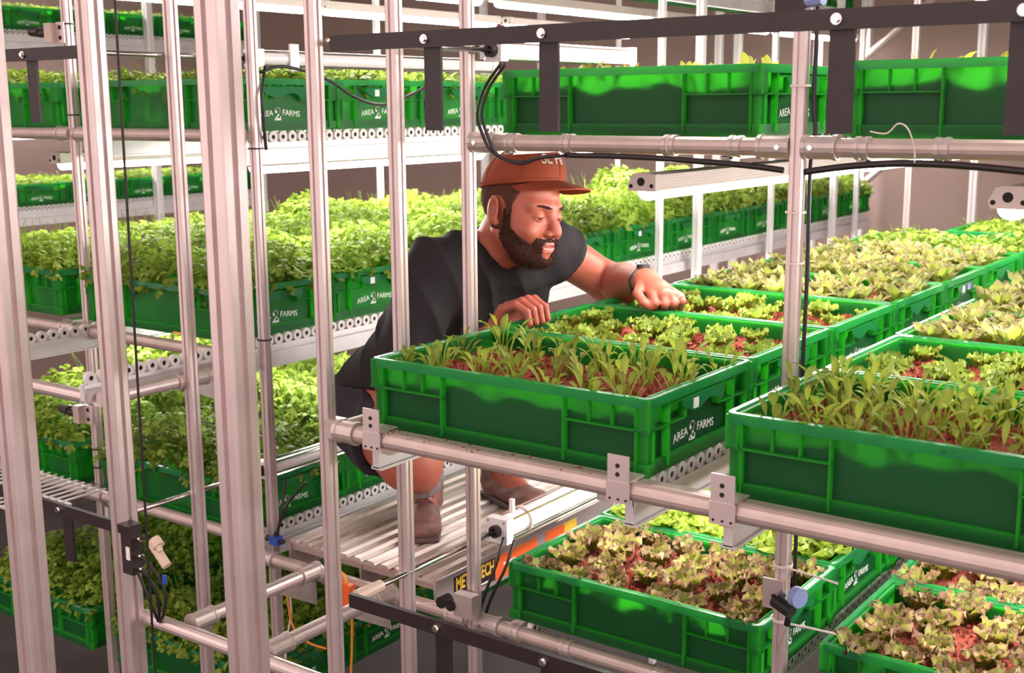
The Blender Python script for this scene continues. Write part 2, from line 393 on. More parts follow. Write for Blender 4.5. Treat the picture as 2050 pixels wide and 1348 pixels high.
def round_seedling(seed):
    r = random.Random(seed); mb = MB()
    for k in range(5):
        a = r.uniform(0, 6.28); blade(mb, (.004 * math.cos(a), .004 * math.sin(a), -.003), a, r.uniform(.045, .075), r.uniform(.022, .032), r.uniform(.2, 1.0), .03, r, 5, .3, .5, r.uniform(.05, .5))
    return mb.mesh('leaves', M['leaf_round'], smooth=True, attr=True)
RND = [round_seedling(80 + k) for k in range(4)]

def fill_soil(g, what):
    tag(put('coir_soil', rnd.choice(SOIL), g), 'red brown coir soil filling ' + what, 'soil', None, 'stuff')
ordinal = ['first', 'second', 'third', 'fourth', 'fifth', 'sixth', 'seventh', 'eighth', 'ninth', 'tenth', 'eleventh', 'twelfth']
def plant_grid(g, meshes, name, what, where, cat, group, nx, ny, sc=(.85, 1.15), jit=.25, drop=0.0):
    hx, hy = LX / 2 - .055, LY / 2 - .05
    rows = {3: ('near', 'middle', 'far'), 4: ('nearest', 'second', 'third', 'farthest'), 5: ('nearest', 'second', 'third', 'fourth', 'farthest')}[ny]
    for j in range(ny):
        n = 0
        for i in range(nx):
            if rnd.random() < drop: continue
            x = g[0] - hx + 2 * hx * (i + .5 * (j % 2) * .5) / (nx - .75) + rnd.uniform(-1, 1) * jit * hx / nx
            y = g[1] - hy + 2 * hy * j / (ny - 1) + rnd.uniform(-1, 1) * jit * hy / ny
            tag(put(name, rnd.choice(meshes), (x, y, g[2] + .092), None, rnd.uniform(0, 6.28), rnd.uniform(*sc)), '%s in %s, %s from left, %s row' % (what, where, ordinal[n], rows[j]), cat, group); n += 1

def herb_mesh(seed, n=1500, top=.16, spill=.03, m_=None):
    """dense stand of parsley: stems and three-lobed leaflets"""
    r = random.Random(seed); mb = MB(); hx, hy = LX / 2 - .02 + spill, LY / 2 - .02 + spill
    ph = [(r.uniform(5, 18), r.uniform(5, 18), r.uniform(0, 6)) for _ in range(4)]
    for k in range(110):
        x = r.uniform(-hx, hx) * .8; y = r.uniform(-hy, hy) * .8; ex = x * 1.2 + r.uniform(-.03, .03); ey = y * 1.2 + r.uniform(-.03, .03); ez = .1 + top * r.uniform(.4, .9)
        mb.tube([(x, y, .09), ((x + ex) / 2, (y + ey) / 2, (ez + .1) / 2 + .01), (ex, ey, ez)], .0011, 3)
    lob = [(0, 0), (.35, -.5), (.75, -.42), (.62, -.14), (1.0, -.22), (1.18, 0), (1.0, .22), (.62, .14), (.75, .42), (.35, .5)]
    for k in range(n):
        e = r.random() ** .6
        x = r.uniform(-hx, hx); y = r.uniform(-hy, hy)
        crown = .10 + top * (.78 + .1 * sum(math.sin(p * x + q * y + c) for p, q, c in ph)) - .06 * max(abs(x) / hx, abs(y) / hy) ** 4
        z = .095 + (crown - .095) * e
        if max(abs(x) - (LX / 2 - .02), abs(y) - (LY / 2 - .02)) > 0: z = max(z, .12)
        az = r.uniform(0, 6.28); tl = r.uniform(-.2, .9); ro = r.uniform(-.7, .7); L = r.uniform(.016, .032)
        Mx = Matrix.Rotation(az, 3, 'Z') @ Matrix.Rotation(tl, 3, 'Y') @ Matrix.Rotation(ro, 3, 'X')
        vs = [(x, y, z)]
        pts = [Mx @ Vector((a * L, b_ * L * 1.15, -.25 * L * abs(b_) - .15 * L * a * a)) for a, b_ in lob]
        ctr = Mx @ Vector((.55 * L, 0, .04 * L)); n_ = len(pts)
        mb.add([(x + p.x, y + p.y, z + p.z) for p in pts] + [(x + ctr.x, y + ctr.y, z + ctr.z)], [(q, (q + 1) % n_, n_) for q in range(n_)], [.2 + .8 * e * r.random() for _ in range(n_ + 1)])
    return mb.mesh('parsley_growth', m_ or M['leaf_herb'], attr=True)
HERB = [herb_mesh(90 + k) for k in range(4)]
HERBLOW = [herb_mesh(100 + k, 950, .095, 0.0) for k in range(2)]
BUSH = herb_mesh(110, 900, .10, .01)
def herbs(g, label, meshes=None):
    o = tag(put('herb_growth', rnd.choice(meshes or HERB), g, None, rnd.choice((0, math.pi))), label, 'herbs', None, 'stuff'); return o
TOP, MID, LOW, LOW2, TOP2 = .073, -.463, -.985, -1.52, .609
A1, A2 = -1.232, -.506            # crate row centres of the right rack (middle shelf)
Y0 = 1.652
# middle shelf, row under the man
for k in range(7):
    y = Y0 + k * PITCH
    g = crate(A1, y, MID, 'green plastic crate, %s from the front in the row beneath the man' % ordinal[k], 'crates on the pulled-out middle shelf', [1, 0, 0, 0, 3, 0, 3][k])
    where = '%s crate beneath the man' % ordinal[k]
    if k < 6: fill_soil(g, 'the %s crate of the row beneath the man' % ordinal[k])
    if k == 0: plant_grid(g, ARU, 'arugula_clump', 'leggy arugula clump', 'frontmost crate', 'seedling', 'arugula clumps in the front crate', 7, 4, (.85, 1.2), .5)
    elif k in (1, 2): plant_grid(g, CUR, 'curly_mustard', 'frilly mustard plant', where, 'seedling', 'frilly mustard plants in the ' + where, 6, 4, (.75, 1.1), .4, .05)
    elif k < 6: plant_grid(g, MIX, 'kale_clump', 'mauve-tinged kale clump', where, 'seedling', 'kale clumps in the ' + where, 7, 5, (.8, 1.15), .5)
    else: herbs(g, 'bright frilly greens in the farthest crate of the row beneath the man', HERBLOW)
# middle shelf, right-hand row
for k in range(5):
    y = Y0 + k * PITCH
    g = crate(A2, y, MID, 'green plastic crate, %s from the front in the right-hand middle row' % ordinal[k], 'crates on the pulled-out middle shelf')
    where = 'right-hand middle row, %s crate' % ordinal[k]
    fill_soil(g, 'the %s crate of the right-hand middle row' % ordinal[k])
    if k == 0: plant_grid(g, ARU, 'arugula_clump', 'arugula clump', 'right front crate', 'seedling', 'arugula clumps in the right front crate', 8, 5, (.95, 1.25), .5)
    elif k == 1: plant_grid(g, CUR, 'curly_mustard', 'frilly mustard', where, 'seedling', 'frilly mustard plants in the ' + where, 6, 4, (.8, 1.15), .4)
    else: plant_grid(g, MIX, 'kale_clump', 'pale kale', where, 'seedling', 'kale clumps in the ' + where, 7, 5, (.9, 1.25), .5)
for xx in (A1 + .2, A2 + .2):
    side = 'left' if xx < -.8 else 'right'
    g = crate(xx + .03, 4.42, MID + .015, 'green crate of frilly greens far beyond the seedling rows, %s one' % side, 'far crates of frilly greens')
    herbs(g, 'bright yellow-green frilly growth in the far crate, %s one' % side, HERBLOW)
# upper shelf
for r_, xx in enumerate((-1.274, -.513)):
    side = ('left', 'right')[r_]
    for k in range(4):
        g = crate(xx, 2.132 + k * PITCH, TOP, 'green crate on the upper right shelf, %s from the front in the %s row' % (ordinal[k], side), 'crates on the upper right shelf')
        fill_soil(g, 'the %s upper crate of the %s row' % (ordinal[k], side))
        if k < 2: plant_grid(g, RND, 'round_leaf_seedling', 'round-leaved seedling', 'upper %s row, %s crate' % (side, ordinal[k]), 'seedling', 'seedlings on the upper shelf, %s crate of %s row' % (ordinal[k], side), 8, 3, (.8, 1.15), .5)
# lower shelf
for r_, xx in enumerate((-1.207, -.49)):
    side = ('left', 'right')[r_]
    for k in range(3):
        g = crate(xx, 2.045 + k * PITCH, LOW, 'green crate on the lower right shelf, %s from the front in the %s row' % (ordinal[k], side), 'crates on the lower right shelf')
        where = 'lower %s row, %s crate' % (side, ordinal[k]); fill_soil(g, 'the %s lower crate of the %s row' % (ordinal[k], side))
        if k == 0 or r_ == 1: plant_grid(g, RED, 'lettuce', 'red-tinged frilly lettuce', where, 'lettuce', 'red-tinged lettuces in the ' + where, 6, 4, (.9, 1.2), .35)
        else: plant_grid(g, LIM, 'lettuce', 'lime green lettuce', where, 'lettuce', 'lime lettuces in the ' + where, 7, 5, (.85, 1.1), .4)
g = crate(-1.2, 2.05, LOW2, 'shadowed green crate on the bottom right shelf', 'crates on the bottom shelves'); herbs(g, 'shadowed growth in the bottom right crate', HERBLOW)
# left rack (rows 1 and 2)
B1, B2 = -2.70, -3.43
def brow(name, xx, y0, n, z, mesh, lab):
    for k in range(n):
        y = y0 + k * PITCH
        g = crate(xx, y, z, 'green crate, %s from the front on the %s' % (ordinal[k], lab), 'crates on the ' + lab, 1 if k % 4 == 1 else 0)
        hb = herbs(g, 'parsley growth in the %s crate on the %s' % (ordinal[k], lab), mesh)
        if z == LOW and k > 0: hb.scale.z = 1.3
        if z == MID and xx == B1: hb.scale.z = (1.0, 1.0, 1.05, 1.1, 1.15, 1.2, 1.25, 1.3, 1.3, 1.25, 1.15, 1.0)[k]
brow('b', B1, 2.10, 7, TOP, HERBLOW, 'top shelf behind the man')
brow('b', B1, 2.06, 12, MID, HERB, 'middle shelf behind the man')
brow('b', B1, 2.07, 5, LOW, HERB, 'lower shelf behind the man')
brow('b', B1, 2.08, 4, LOW2, HERB, 'shadowed bottom shelf on the left')
brow('b', B2, 2.10, 4, TOP, HERBLOW, 'top shelf at the far left')
brow('b', B2, 2.06, 6, MID, HERB, 'middle shelf at the far left')
brow('b', B2, 2.07, 3, LOW, HERB, 'lower shelf at the far left')
brow('b', B2, 2.08, 2, LOW2, HERB, 'shadowed bottom shelf at the far left')
brow('b', B1, 4.4, 5, TOP2, HERBLOW, 'uppermost shelf behind the man')
brow('b', -7.2, 4.3, 5, MID, HERBLOW, 'distant rack by the left wall, middle shelf')
brow('b', -7.2, 4.3, 5, TOP2, HERBLOW, 'distant rack by the left wall, uppermost shelf')

# ---------------------------------------------------------------- roller tracks
ROLL = MB(); ROLL.ring((0, 0, 0), (.012, 0, 0), .0150, .0060, 14); ROLL.cm = 1; ROLL.cyl((.001, 0, 0), (.0105, 0, 0), .0061, 8)
ROLLER = ROLL.mesh('roller', [M['roller'], M['dark']])
def track(x, y0, y1, z, label, step=.0345, face=1, rh=.055):
    """conveyor rail along y carrying skate wheels; z = wheel centre height"""
    o = thing('roller_track', (x, y0, z - .06), label, 'roller track', 'roller tracks under the crates')
    mb = MB(); mb.box(x - .008, x + .008, y0, y1, z - rh, z - .013); mb.box(x - .012, x + .014, y0, y1, z - rh - .003, z - rh + .002); mb.box(x + .006, x + .011, y0, y1, z - .024, z - .013)
    mb.build('rail', M['rail'], o)
    n = int((y1 - y0) / step)
    for k in range(n): put('roller', ROLLER, (x - .006 + .004 * face, y0 + step * (k + .6), z), o)
for nm, z, y0, y1 in (('top', TOP, 2.09, 4.7), ('middle', MID, 1.63, 6.7), ('lower', LOW, 2.06, 4.0)):
    track(-2.415, y0, y1, z - HZ - .0155, 'pale roller track along the aisle under the %s crates behind the man' % nm)
    track(-2.975, y0, min(y1, 3.2), z - HZ - .0155, 'roller track under the inner side of the %s crates behind the man' % nm)
track(-2.415, 4.38, 6.4, TOP2 - HZ - .0155, 'roller track under the uppermost crates behind the man')
track(-6.92, 4.3, 6.3, MID - HZ - .0155, 'distant roller track by the left wall, middle shelf')
track(-6.92, 4.3, 6.3, TOP2 - HZ - .0155, 'distant roller track by the left wall, uppermost shelf')
for xx, nm in ((-.955, 'right side of the row beneath the man'), (-1.505, 'left side of the row beneath the man'), (-.78, 'left side of the right-hand middle row')):
    track(xx, 1.63, 4.4, MID - HZ - .0155, 'roller track under the ' + nm)
for xx, z, y0, nm in ((-1.52, TOP, 2.08, 'left side of the left upper crates'), (-1.02, TOP, 2.08, 'right side of the left upper crates'), (-.76, TOP, 2.08, 'left side of the right upper crates'), (-.27, TOP, 2.08, 'right side of the right upper crates'),
                  (-1.46, LOW, 2.05, 'left side of the left lower crates'), (-.93, LOW, 2.05, 'right side of the left lower crates'), (-.76, LOW, 2.05, 'left side of the right lower crates')):
    track(xx, y0, 3.3, z - HZ - .0155, 'roller track under the ' + nm, rh=.020)

# ---------------------------------------------------------------- LED grow lights
def light(x, y0, y1, z, label, group):
    """linear fixture along y; z = underside of the housing"""
    o = thing('grow_light', (x, y0, z - .02), label, 'light fixture', group)
    prof = [(-.029, 0), (-.033, .012), (-.022, .034), (-.010, .037), (.014, .037), (.031, .034), (.031, 0)]
    h = MB(); h.prism([(a * .93, b_ * .93) for a, b_ in prof], (x, y0 + .02, z + .001), (1, 0, 0), (0, 0, 1), (0, y1 - y0 - .04, 0))
    for q in range(5): h.box(x + .0285, x + .0302, y0 + .022, y1 - .022, z + .004 + .0058 * q, z + .0062 + .0058 * q)
    h.build('housing', M['led_body'], o)
    for ya, yb, s in ((y0, y0 + .02, -1), (y1 - .02, y1, 1)):
        e = MB().prism(prof, (x, ya, z), (1, 0, 0), (0, 0, 1), (0, yb - ya, 0)).build('end_cap', M['led_body'], o)
        if s < 0:
            for dx, dz, r_ in ((-.002, .019, .0085), (-.025, .010, .0042), (.022, .011, .0042)):
                MB().cyl((x + dx, ya - .0008, z + dz), (x + dx, ya + .001, z + dz), r_, 14).build('socket', M['dark'], e)
    d = MB(); d.prism([(.024 * math.cos(math.pi + math.pi * k / 8), .020 * math.sin(math.pi + math.pi * k / 8)) for k in range(9)], (x, y0 + .024, z), (1, 0, 0), (0, 0, 1), (0, y1 - y0 - .048, 0))
    d.build('diffuser', M['led'], o, smooth=False)
for k in range(2):
    light(-1.228, 2.13 + k * 1.24, 3.30 + k * 1.24, -.171, 'linear grow light under the upper right shelf, left row, %s one' % ('near', 'far')[k], 'grow lights of the right rack')
    light(-.512, 2.07 + k * 1.24, 3.24 + k * 1.24, -.171, 'linear grow light under the upper right shelf, right row, %s one' % ('near', 'far')[k], 'grow lights of the right rack')
for k in range(2):
    light(-1.25, 2.13 + k * 1.24, 3.30 + k * 1.24, -.171 - .525, 'grow light over the lower right crates, left row, %s one' % ('near', 'far')[k], 'grow lights of the right rack')
    light(-.50, 2.13 + k * 1.24, 3.30 + k * 1.24, -.171 - .525, 'grow light over the lower right crates, right row, %s one' % ('near', 'far')[k], 'grow lights of the right rack')
    light(-1.25, 2.13 + k * 1.24, 3.30 + k * 1.24, .365, 'linear grow light above the upper right crates, left row, %s one' % ('near', 'far')[k], 'grow lights of the right rack')
    light(-.50, 2.13 + k * 1.24, 3.30 + k * 1.24, .365, 'linear grow light above the upper right crates, right row, %s one' % ('near', 'far')[k], 'grow lights of the right rack')
for nm, z, n1, n2 in (('uppermost', .365, 4, 3), ('top', -.171, 4, 2), ('middle', -.171 - .53, 3, 1)):
    for k in range(n1): light(B1, 2.42 + k * 1.2, 3.54 + k * 1.2, z, 'grow light under the %s shelf behind the man, aisle row, %s from front' % (nm, ordinal[k]), 'grow lights of the left rack')
    for k in range(n2): light(B2, 2.28 + k * 1.2, 3.40 + k * 1.2, z, 'grow light under the %s shelf, left rack inner row, %s from front' % (nm, ordinal[k]), 'grow lights of the left rack')
for z, nm in ((-.171, 'middle'), (.9, 'uppermost')):
    light(-7.2, 4.2, 6.2, z, 'distant grow light by the left wall, %s shelf' % nm, 'grow lights of the distant rack')

# ---------------------------------------------------------------- racks
PB = FL
def rack(name, org, label): return thing(name, org, label, 'rack', 'growing racks')
def clamp(mb, x, y, z, ax, L=.05, r=.0205):
    """cast sleeve fitting around a tube along axis ax ('x' or 'y')"""
    d = Vector((1, 0, 0)) if ax == 'x' else Vector((0, 1, 0)); p = Vector((x, y, z))
    mb.cyl(p - d * L / 2, p + d * L / 2, r, 16); mb.ring(p - d * L / 2 - d * .002, p - d * L / 2 + d * .006, r * 1.09, r * .9, 16); mb.ring(p + d * L / 2 - d * .006, p + d * L / 2 + d * .002, r * 1.09, r * .9, 16)
def screw(o, x, y, z, n=(0, -1, 0), r=.005):
    a = Vector((x, y, z)); n = Vector(n); mb = MB(); mb.cyl(a, a + n * .003, r, 6); mb.build('screw', M['steel'], o)

S = .0245
ra = rack('rack_frame', (-.865, 2.05, PB), 'slim aluminium rack frame carrying the right-hand crate shelves')
for x, y in ((-1.603, 2.05), (-.867, 2.05), (-.13, 2.05), (-1.60, 4.9), (-.13, 4.9)): post_mb(x, y, PB, 1.45, S).build('post', M['alu'], ra)
for z in (-.076, -1.148):
    for x0, x1 in ((-1.59, -.88), (-.855, -.14)):
        mb = MB(); xtube(mb, x0, x1, 2.05, z); mb.build('cross_tube', M['alu_dull'], ra)
        for xx, s_ in ((x0 + .03, 1), (x1 - .03, -1)):
            mb = MB(); clamp(mb, xx, 2.05, z, 'x', .058); mb.build('tube_clamp', M['cast'], ra); screw(ra, xx - s_ * .012, 2.05 - .0205, z)
            for dx in (.075, .21):
                mb = MB(); clamp(mb, xx + s_ * dx, 2.05, z, 'x', .02, .0185); mb.build('pipe_clip', M['cast'], ra)
    for xx in (-1.52, -.94, -.80, -.2):
        mb = MB(); mb.box(xx - .014, xx + .014, 2.06, 3.35, z - .012, z - .004); mb.build('shelf_bearer', M['alu_dull'], ra)
# white back posts seen between the rows
for z in (-.611,):
    for xx in (-1.50, -.96, -.775, -.2):
        MB().box(xx - .012, xx + .012, 2.0, 4.5, z - .055, z - .045).build('shelf_bearer', M['alu_dull'], ra)

# pulled-out middle shelf: front tube, side tubes and crate stops
ms = thing('sliding_shelf_frame', (-.9, 1.6, -.64), 'tubular aluminium shelf frame pulled forward under the front crates', 'shelf frame')
mb = MB(); xtube(mb, -1.545, .1, 1.59, -.594); mb.build('front_tube', M['alu_dull'], ms)
mb = MB(); mb.box(-1.5, .1, 1.60, 1.612, -.606, -.582); mb.box(-1.5, .1, 1.592, 1.618, -.584, -.581); mb.box(-1.5, .1, 1.621, 1.627, -.606, -.590); mb.build('front_rail', M['cast'], ms)
mb = MB(); clamp(mb, -1.535, 1.59, -.594, 'x', .045); mb.cyl((-1.57, 1.60, -.594), (-1.54, 1.59, -.594), .012, 10); mb.box(-1.592, -1.56, 1.585, 1.615, -.612, -.576); mb.build('corner_bracket', M['cast'], ms)
for xx in (-1.459, -.941, -.762, -.24):
    t_ = MB().box(xx - .0195, xx + .0195, 1.570, 1.5725, -.578, -.535).add([], []); t_.box(xx - .0195, xx + .0195, 1.5705, 1.62, -.578, -.5755); t_.box(xx - .021, xx + .021, 1.569, 1.5715, -.612, -.578)
    st = t_.build('crate_stop', M['alu'], ms)
    for dz in (.026, .012): MB().cyl((xx - .001, 1.5690, -.578 + dz), (xx - .001, 1.5715, -.578 + dz), .0038, 10).build('bolt_hole', M['dark'], st)
    for dx in (-.014, .001, .015): MB().cyl((xx + dx, 1.5680, -.606), (xx + dx, 1.5705, -.606), .0022, 8).build('rivet', M['dark'], st)
for xx in (-1.47, -1.0, -.78, -.3):
    mb = MB(); mb.box(xx - .010, xx + .010, 1.62, 2.1, -.634, -.612); mb.build('side_rail', M['alu_dull'], ms)
mb = MB(); ytube(mb, 1.6, 2.04, -1.565, -.594, .014); mb.build('side_tube', M['alu_dull'], ms)

# upright guides (plain posts in front of the racks)
gp = rack('guide_frame', (-1.6, 1.6, PB), 'tall slim guide posts rising beside the front crate and the man')
post_mb(-1.598, 1.6, PB, 1.45, S).build('post', M['alu'], gp); post_mb(-1.632, 1.855, PB, 1.45, S * 1.06).build('post', M['alu'], gp)
fg = rack('mast_frame', (-1.8, 1.25, PB), 'thick aluminium mast posts in the left foreground')
post_mb(-1.447, 1.25, PB, 1.45, .050).build('post', M['alu'], fg); post_mb(-2.066, 1.25, PB, 1.45, .052).build('post', M['alu'], fg)
mf = rack('lift_frame', (-2.1, 1.6, PB), 'doubled aluminium lift post with low cross tubes at the left')
post_mb(-2.246, 1.6, PB, 1.45, .0445).build('post', M['alu'], mf)
mb = MB(); xtube(mb, -2.23, -1.6, 1.625, -1.145, .0165); mb.build('cross_tube', M['alu'], mf)
for xx, y1 in ((-2.09, 2.03), (-1.845, 2.03)):
    mb = MB(); ytube(mb, 1.66, y1, xx, -1.135, .017); mb.build('side_tube', M['alu'], mf)
    for yy in (1.675, y1 - .02):
        mb = MB(); clamp(mb, xx, yy, -1.135, 'y', .06, .021); mb.build('tube_clamp', M['cast'], mf)
    mb = MB(); mb.prism([(1.90, -1.15), (2.03, -1.15), (2.03, -1.225)], (xx - .004, 0, 0), (0, 1, 0), (0, 0, 1), (.008, 0, 0)); mb.build('gusset', M['cast'], mf)
# left rack
rb = rack('rack_frame', (-2.7, 2.1, PB), 'slim aluminium rack frame behind the man at the left')
for x, y in ((-2.333, 2.12), (-3.03, 2.085), (-2.335, 1.88), (-3.78, 2.085)): post_mb(x, y, PB, 1.45, S if y != 1.88 else S * 1.08).build('post', M['alu'], rb)
for y, s_ in ((4.19, 1), (4.51, 1.35), (5.23, 1), (5.99, 1.35), (6.31, 1)): post_mb(-2.335, y, PB, 1.45, S * s_).build('post', M['alu_white'], rb)
for y in (4.2, 6.3): post_mb(-3.8, y, PB, 1.45, S).build('post', M['alu_white'], rb)
for z in (-.07, -.625, -1.11):
    for x0, x1 in ((-3.77, -3.04), (-3.02, -2.345)):
        yy = 2.085 if z > -.3 else 2.05
        mb = MB(); xtube(mb, x0, x1, yy, z); mb.build('cross_tube', M['alu_dull'], rb)
        for xx in (x0 + .03, x1 - .03):
            mb = MB(); clamp(mb, xx, yy, z, 'x', .055); mb.build('tube_clamp', M['cast'], rb)
mb = MB(); ytube(mb, 1.64, 2.1, -2.36, -.655, .0165); mb.build('side_tube', M['alu'], rb)
mb = MB(); clamp(mb, -2.36, 1.90, -.655, 'y', .09, .021); mb.prism([(1.86, -.67), (1.99, -.67), (1.97, -.72)], (-2.365, 0, 0), (0, 1, 0), (0, 0, 1), (.01, 0, 0)); mb.build('tube_clamp', M['cast'], rb)
mb = MB(); xtube(mb, -3.3, -2.40, 1.66, -.665, .0165); mb.build('cross_tube', M['alu'], rb)
for z in (TOP, MID, LOW):
    mb = MB(); mb.box(-2.395, -2.388, 2.12, 6.7 if z == MID else 4.7, z - HZ - .085, z - HZ - .045); mb.build('edge_channel', M['rail'], rb)
# lower cross tube spanning the aisle under the platform
mb = MB(); xtube(mb, -2.31, -1.615, 2.05, -1.15); mb.build('aisle_tube', M['alu_dull'], rb)
for xx in (-2.28, -2.09, -1.845, -1.65): 
    mb = MB(); clamp(mb, xx, 2.05, -1.15, 'x', .05); mb.build('tube_clamp', M['cast'], rb)
# distant racks and wall posts
rc = rack('rack_frame', (-7.0, 5, PB), 'pale rack frame in the distance by the left wall')
for x, y in ((-6.88, 4.25), (-6.88, 5.35), (-6.88, 6.3)): post_mb(x, y, PB, 1.45, .05).build('post', M['alu_white'], rc)
for z in (MID, TOP2): MB().box(-7.5, -6.9, 4.2, 6.3, z - HZ - .12, z - HZ - .075).build('shelf', M['rail'], rc)
rd = rack('rack_frame', (-3, 6.9, PB), 'pale posts and braces along the far pinkish wall')
for x in (-6.2, -5.4, -4.9, -3.55, -3.42, -2.9, -2.6, -1.95, -1.5): post_mb(x, 7.1, PB, 1.45, .045).build('post', M['alu_white'], rd)
MB().cyl((-2.55, 7.05, -.45), (-2.15, 7.05, -.1), .02, 8).build('brace', M['cast'], rd)
MB().cyl((-2.6, 7.05, .25), (-2.0, 7.05, .75), .02, 8).build('brace', M['cast'], rd)

# ---------------------------------------------------------------- black linkage bars
def linkage(x0, x1, y, z, plates, label, bolts, zl):
    o = thing('linkage_bar', ((x0 + x1) / 2, y, zl), label, 'bar', 'black linkage bars')
    MB().box(x0, x1, y - .005, y + .005, z - .0135, z + .0135).build('bar', M['black'], o)
    for p in plates:
        q = MB().box(p - .0175, p + .0175, y + .005, y + .011, zl, z + .005).build('plate', M['black'], o)
    for p in bolts:
        mb = MB(); mb.cyl((p, y - .005, z), (p, y - .0085, z), .0078, 12); mb.cyl((p, y - .0085, z), (p, y - .0125, z), .0055, 6); mb.build('bolt', M['steel'], o)
linkage(-1.553, -.1, 1.6, .109, (-1.329, -1.095, -.623, -.392), 'long black linkage bar across the top right', (-1.336, -1.10, -.627, -.392), -.041)
linkage(-1.553, -.1, 1.6, -.932, (-1.329, -1.095, -.623), 'black linkage bar crossing the bottom centre', (-1.336, -1.10), -1.09)
linkage(-3.1, -2.27, 1.6, .117, (-2.475,), 'short black linkage bar at the upper left edge', (-2.487,), -.03)
linkage(-3.1, -2.26, 1.6, -.932, (-2.475,), 'black linkage bar at the lower left', (-2.49,), -1.06)

# ---------------------------------------------------------------- pneumatic cylinders
def pneu(x, z, y0, yb, y1, label, r=.019, clevis=True, blk=.046):
    o = thing('air_cylinder', (x, yb, z - r), label, 'air cylinder', 'pneumatic cylinders')
    MB().cyl((x, y0, z), (x, yb, z), .0062, 10).build('piston_rod', M['steel'], o, smooth=True)
    mb = MB(); mb.cyl((x, yb + .02, z), (x, y1 - .02, z), r, 20); b = mb.build('barrel', M['alu_white'], o, smooth=False)
    for ya, yc in ((yb, yb + .026), (y1 - .026, y1)):
        mb = MB(); mb.cbox((x, (ya + yc) / 2, z), (blk, yc - ya, blk)); mb.build('end_block', M['alu_white'], o)
    for dx in (-1, 1):
        for dz in (-1, 1): MB().cyl((x + dx * blk * .38, yb - .003, z + dz * blk * .38), (x + dx * blk * .38, y1, z + dz * blk * .38), .003, 6).build('tie_rod', M['steel'], o)
    mb = MB(); mb.ring((x, yb - .012, z), (x, yb, z), .015, .008, 14); mb.build('rod_seal', M['rubber'], o)
    if clevis: MB().cyl((x, y0, z), (x, y0 + .075, z), .014, 10, .012).build('clevis', M['beige'], o)
    return o
pneu(-1.575, .114, 1.61, 2.10, 2.66, 'white air cylinder above the upper right crates', .020, False)
pneu(-1.625, -.975, 1.69, 2.165, 2.75, 'white air cylinder beside the platform under the front crate', .027, True, .060)
pneu(-2.36, .12, 1.62, 2.14, 3.15, 'long white air cylinder along the top shelf behind the man', .018, False)
pneu(-2.365, -.946, 1.66, 2.12, 2.8, 'air cylinder over the lower crates at the left', .017, False)

# ---------------------------------------------------------------- platform
pf = thing('walk_plank', (-2.0, 2.09, -1.135), 'ribbed aluminium walk plank the man squats on', 'platform')
X0, X1, YP0, YP1 = -2.244, -1.751, 2.09, 4.6
MB().box(X0 + .002, X1 - .002, YP0 + .004, YP1, -1.116, -1.108).build('deck', M['plank'], pf)
nr = 11
for k in range(nr):
    a = X0 + (X1 - X0) * k / nr; b_ = X0 + (X1 - X0) * (k + .72) / nr
    MB().prism([(a, -1.108), (a + .006, -1.1), (b_ - .006, -1.1), (b_, -1.108)], (0, YP0, 0), (1, 0, 0), (0, 0, 1), (0, YP1 - YP0, 0)).build('tread_rib', M['plank'], pf)
MB().box(X0, X0 + .006, YP0, YP1, -1.19, -1.106).build('side_beam', M['alu_dull'], pf); sb = MB().box(X1 - .006, X1, YP0, YP1, -1.19, -1.106).build('side_beam', M['alu'], pf)
MB().box(-2.0, -1.994, YP0 + .005, YP1, -1.18, -1.11).build('centre_beam', M['alu_dull'], pf)
MB().box(X0 + .004, X1 - .004, YP0 + .01, YP0 + .016, -1.132, -1.108).build('end_plate', M['alu_dull'], pf)
l_ = MB().box(X1, X1 + .0012, YP0 + .070, YP0 + .235, -1.178, -1.118).build('printed_label', M['labelblack'], pf); l_['label'] = 'black strip printed METALTECH in yellow'
for a, b_, m_ in ((.235, .42, 'orange'), (.46, .55, 'orange'), (.55, .61, 'yellow')):
    MB().box(X1, X1 + .0012, YP0 + a, YP0 + b_, -1.180, -1.120).build('warning_label', M[m_], pf)
MB().box(X1 + .0012, X1 + .0016, YP0 + .27, YP0 + .32, -1.150, -1.143).build('small_print', M['tagwhite'], pf)
MB().box(X1 + .0012, X1 + .0016, YP0 + .095, YP0 + .15, -1.174, -1.169).build('small_print', M['tagwhite'], pf)
MB().box(X1 + .0012, X1 + .0016, YP0 + .17, YP0 + .22, -1.174, -1.169).build('small_print', M['tagwhite'], pf)
v, f = txt('METALTECH', .046, 'lettering', .0012); wmin = min(p[0] for p in v); wmax = max(p[0] for p in v); k_ = .152 / (wmax - wmin)
MB().add([(X1 + .0015 + p[2], YP0 + .077 + (p[0] - wmin) * k_, -1.163 + p[1]) for p in v], f).build('lettering', M['yellow'], pf)

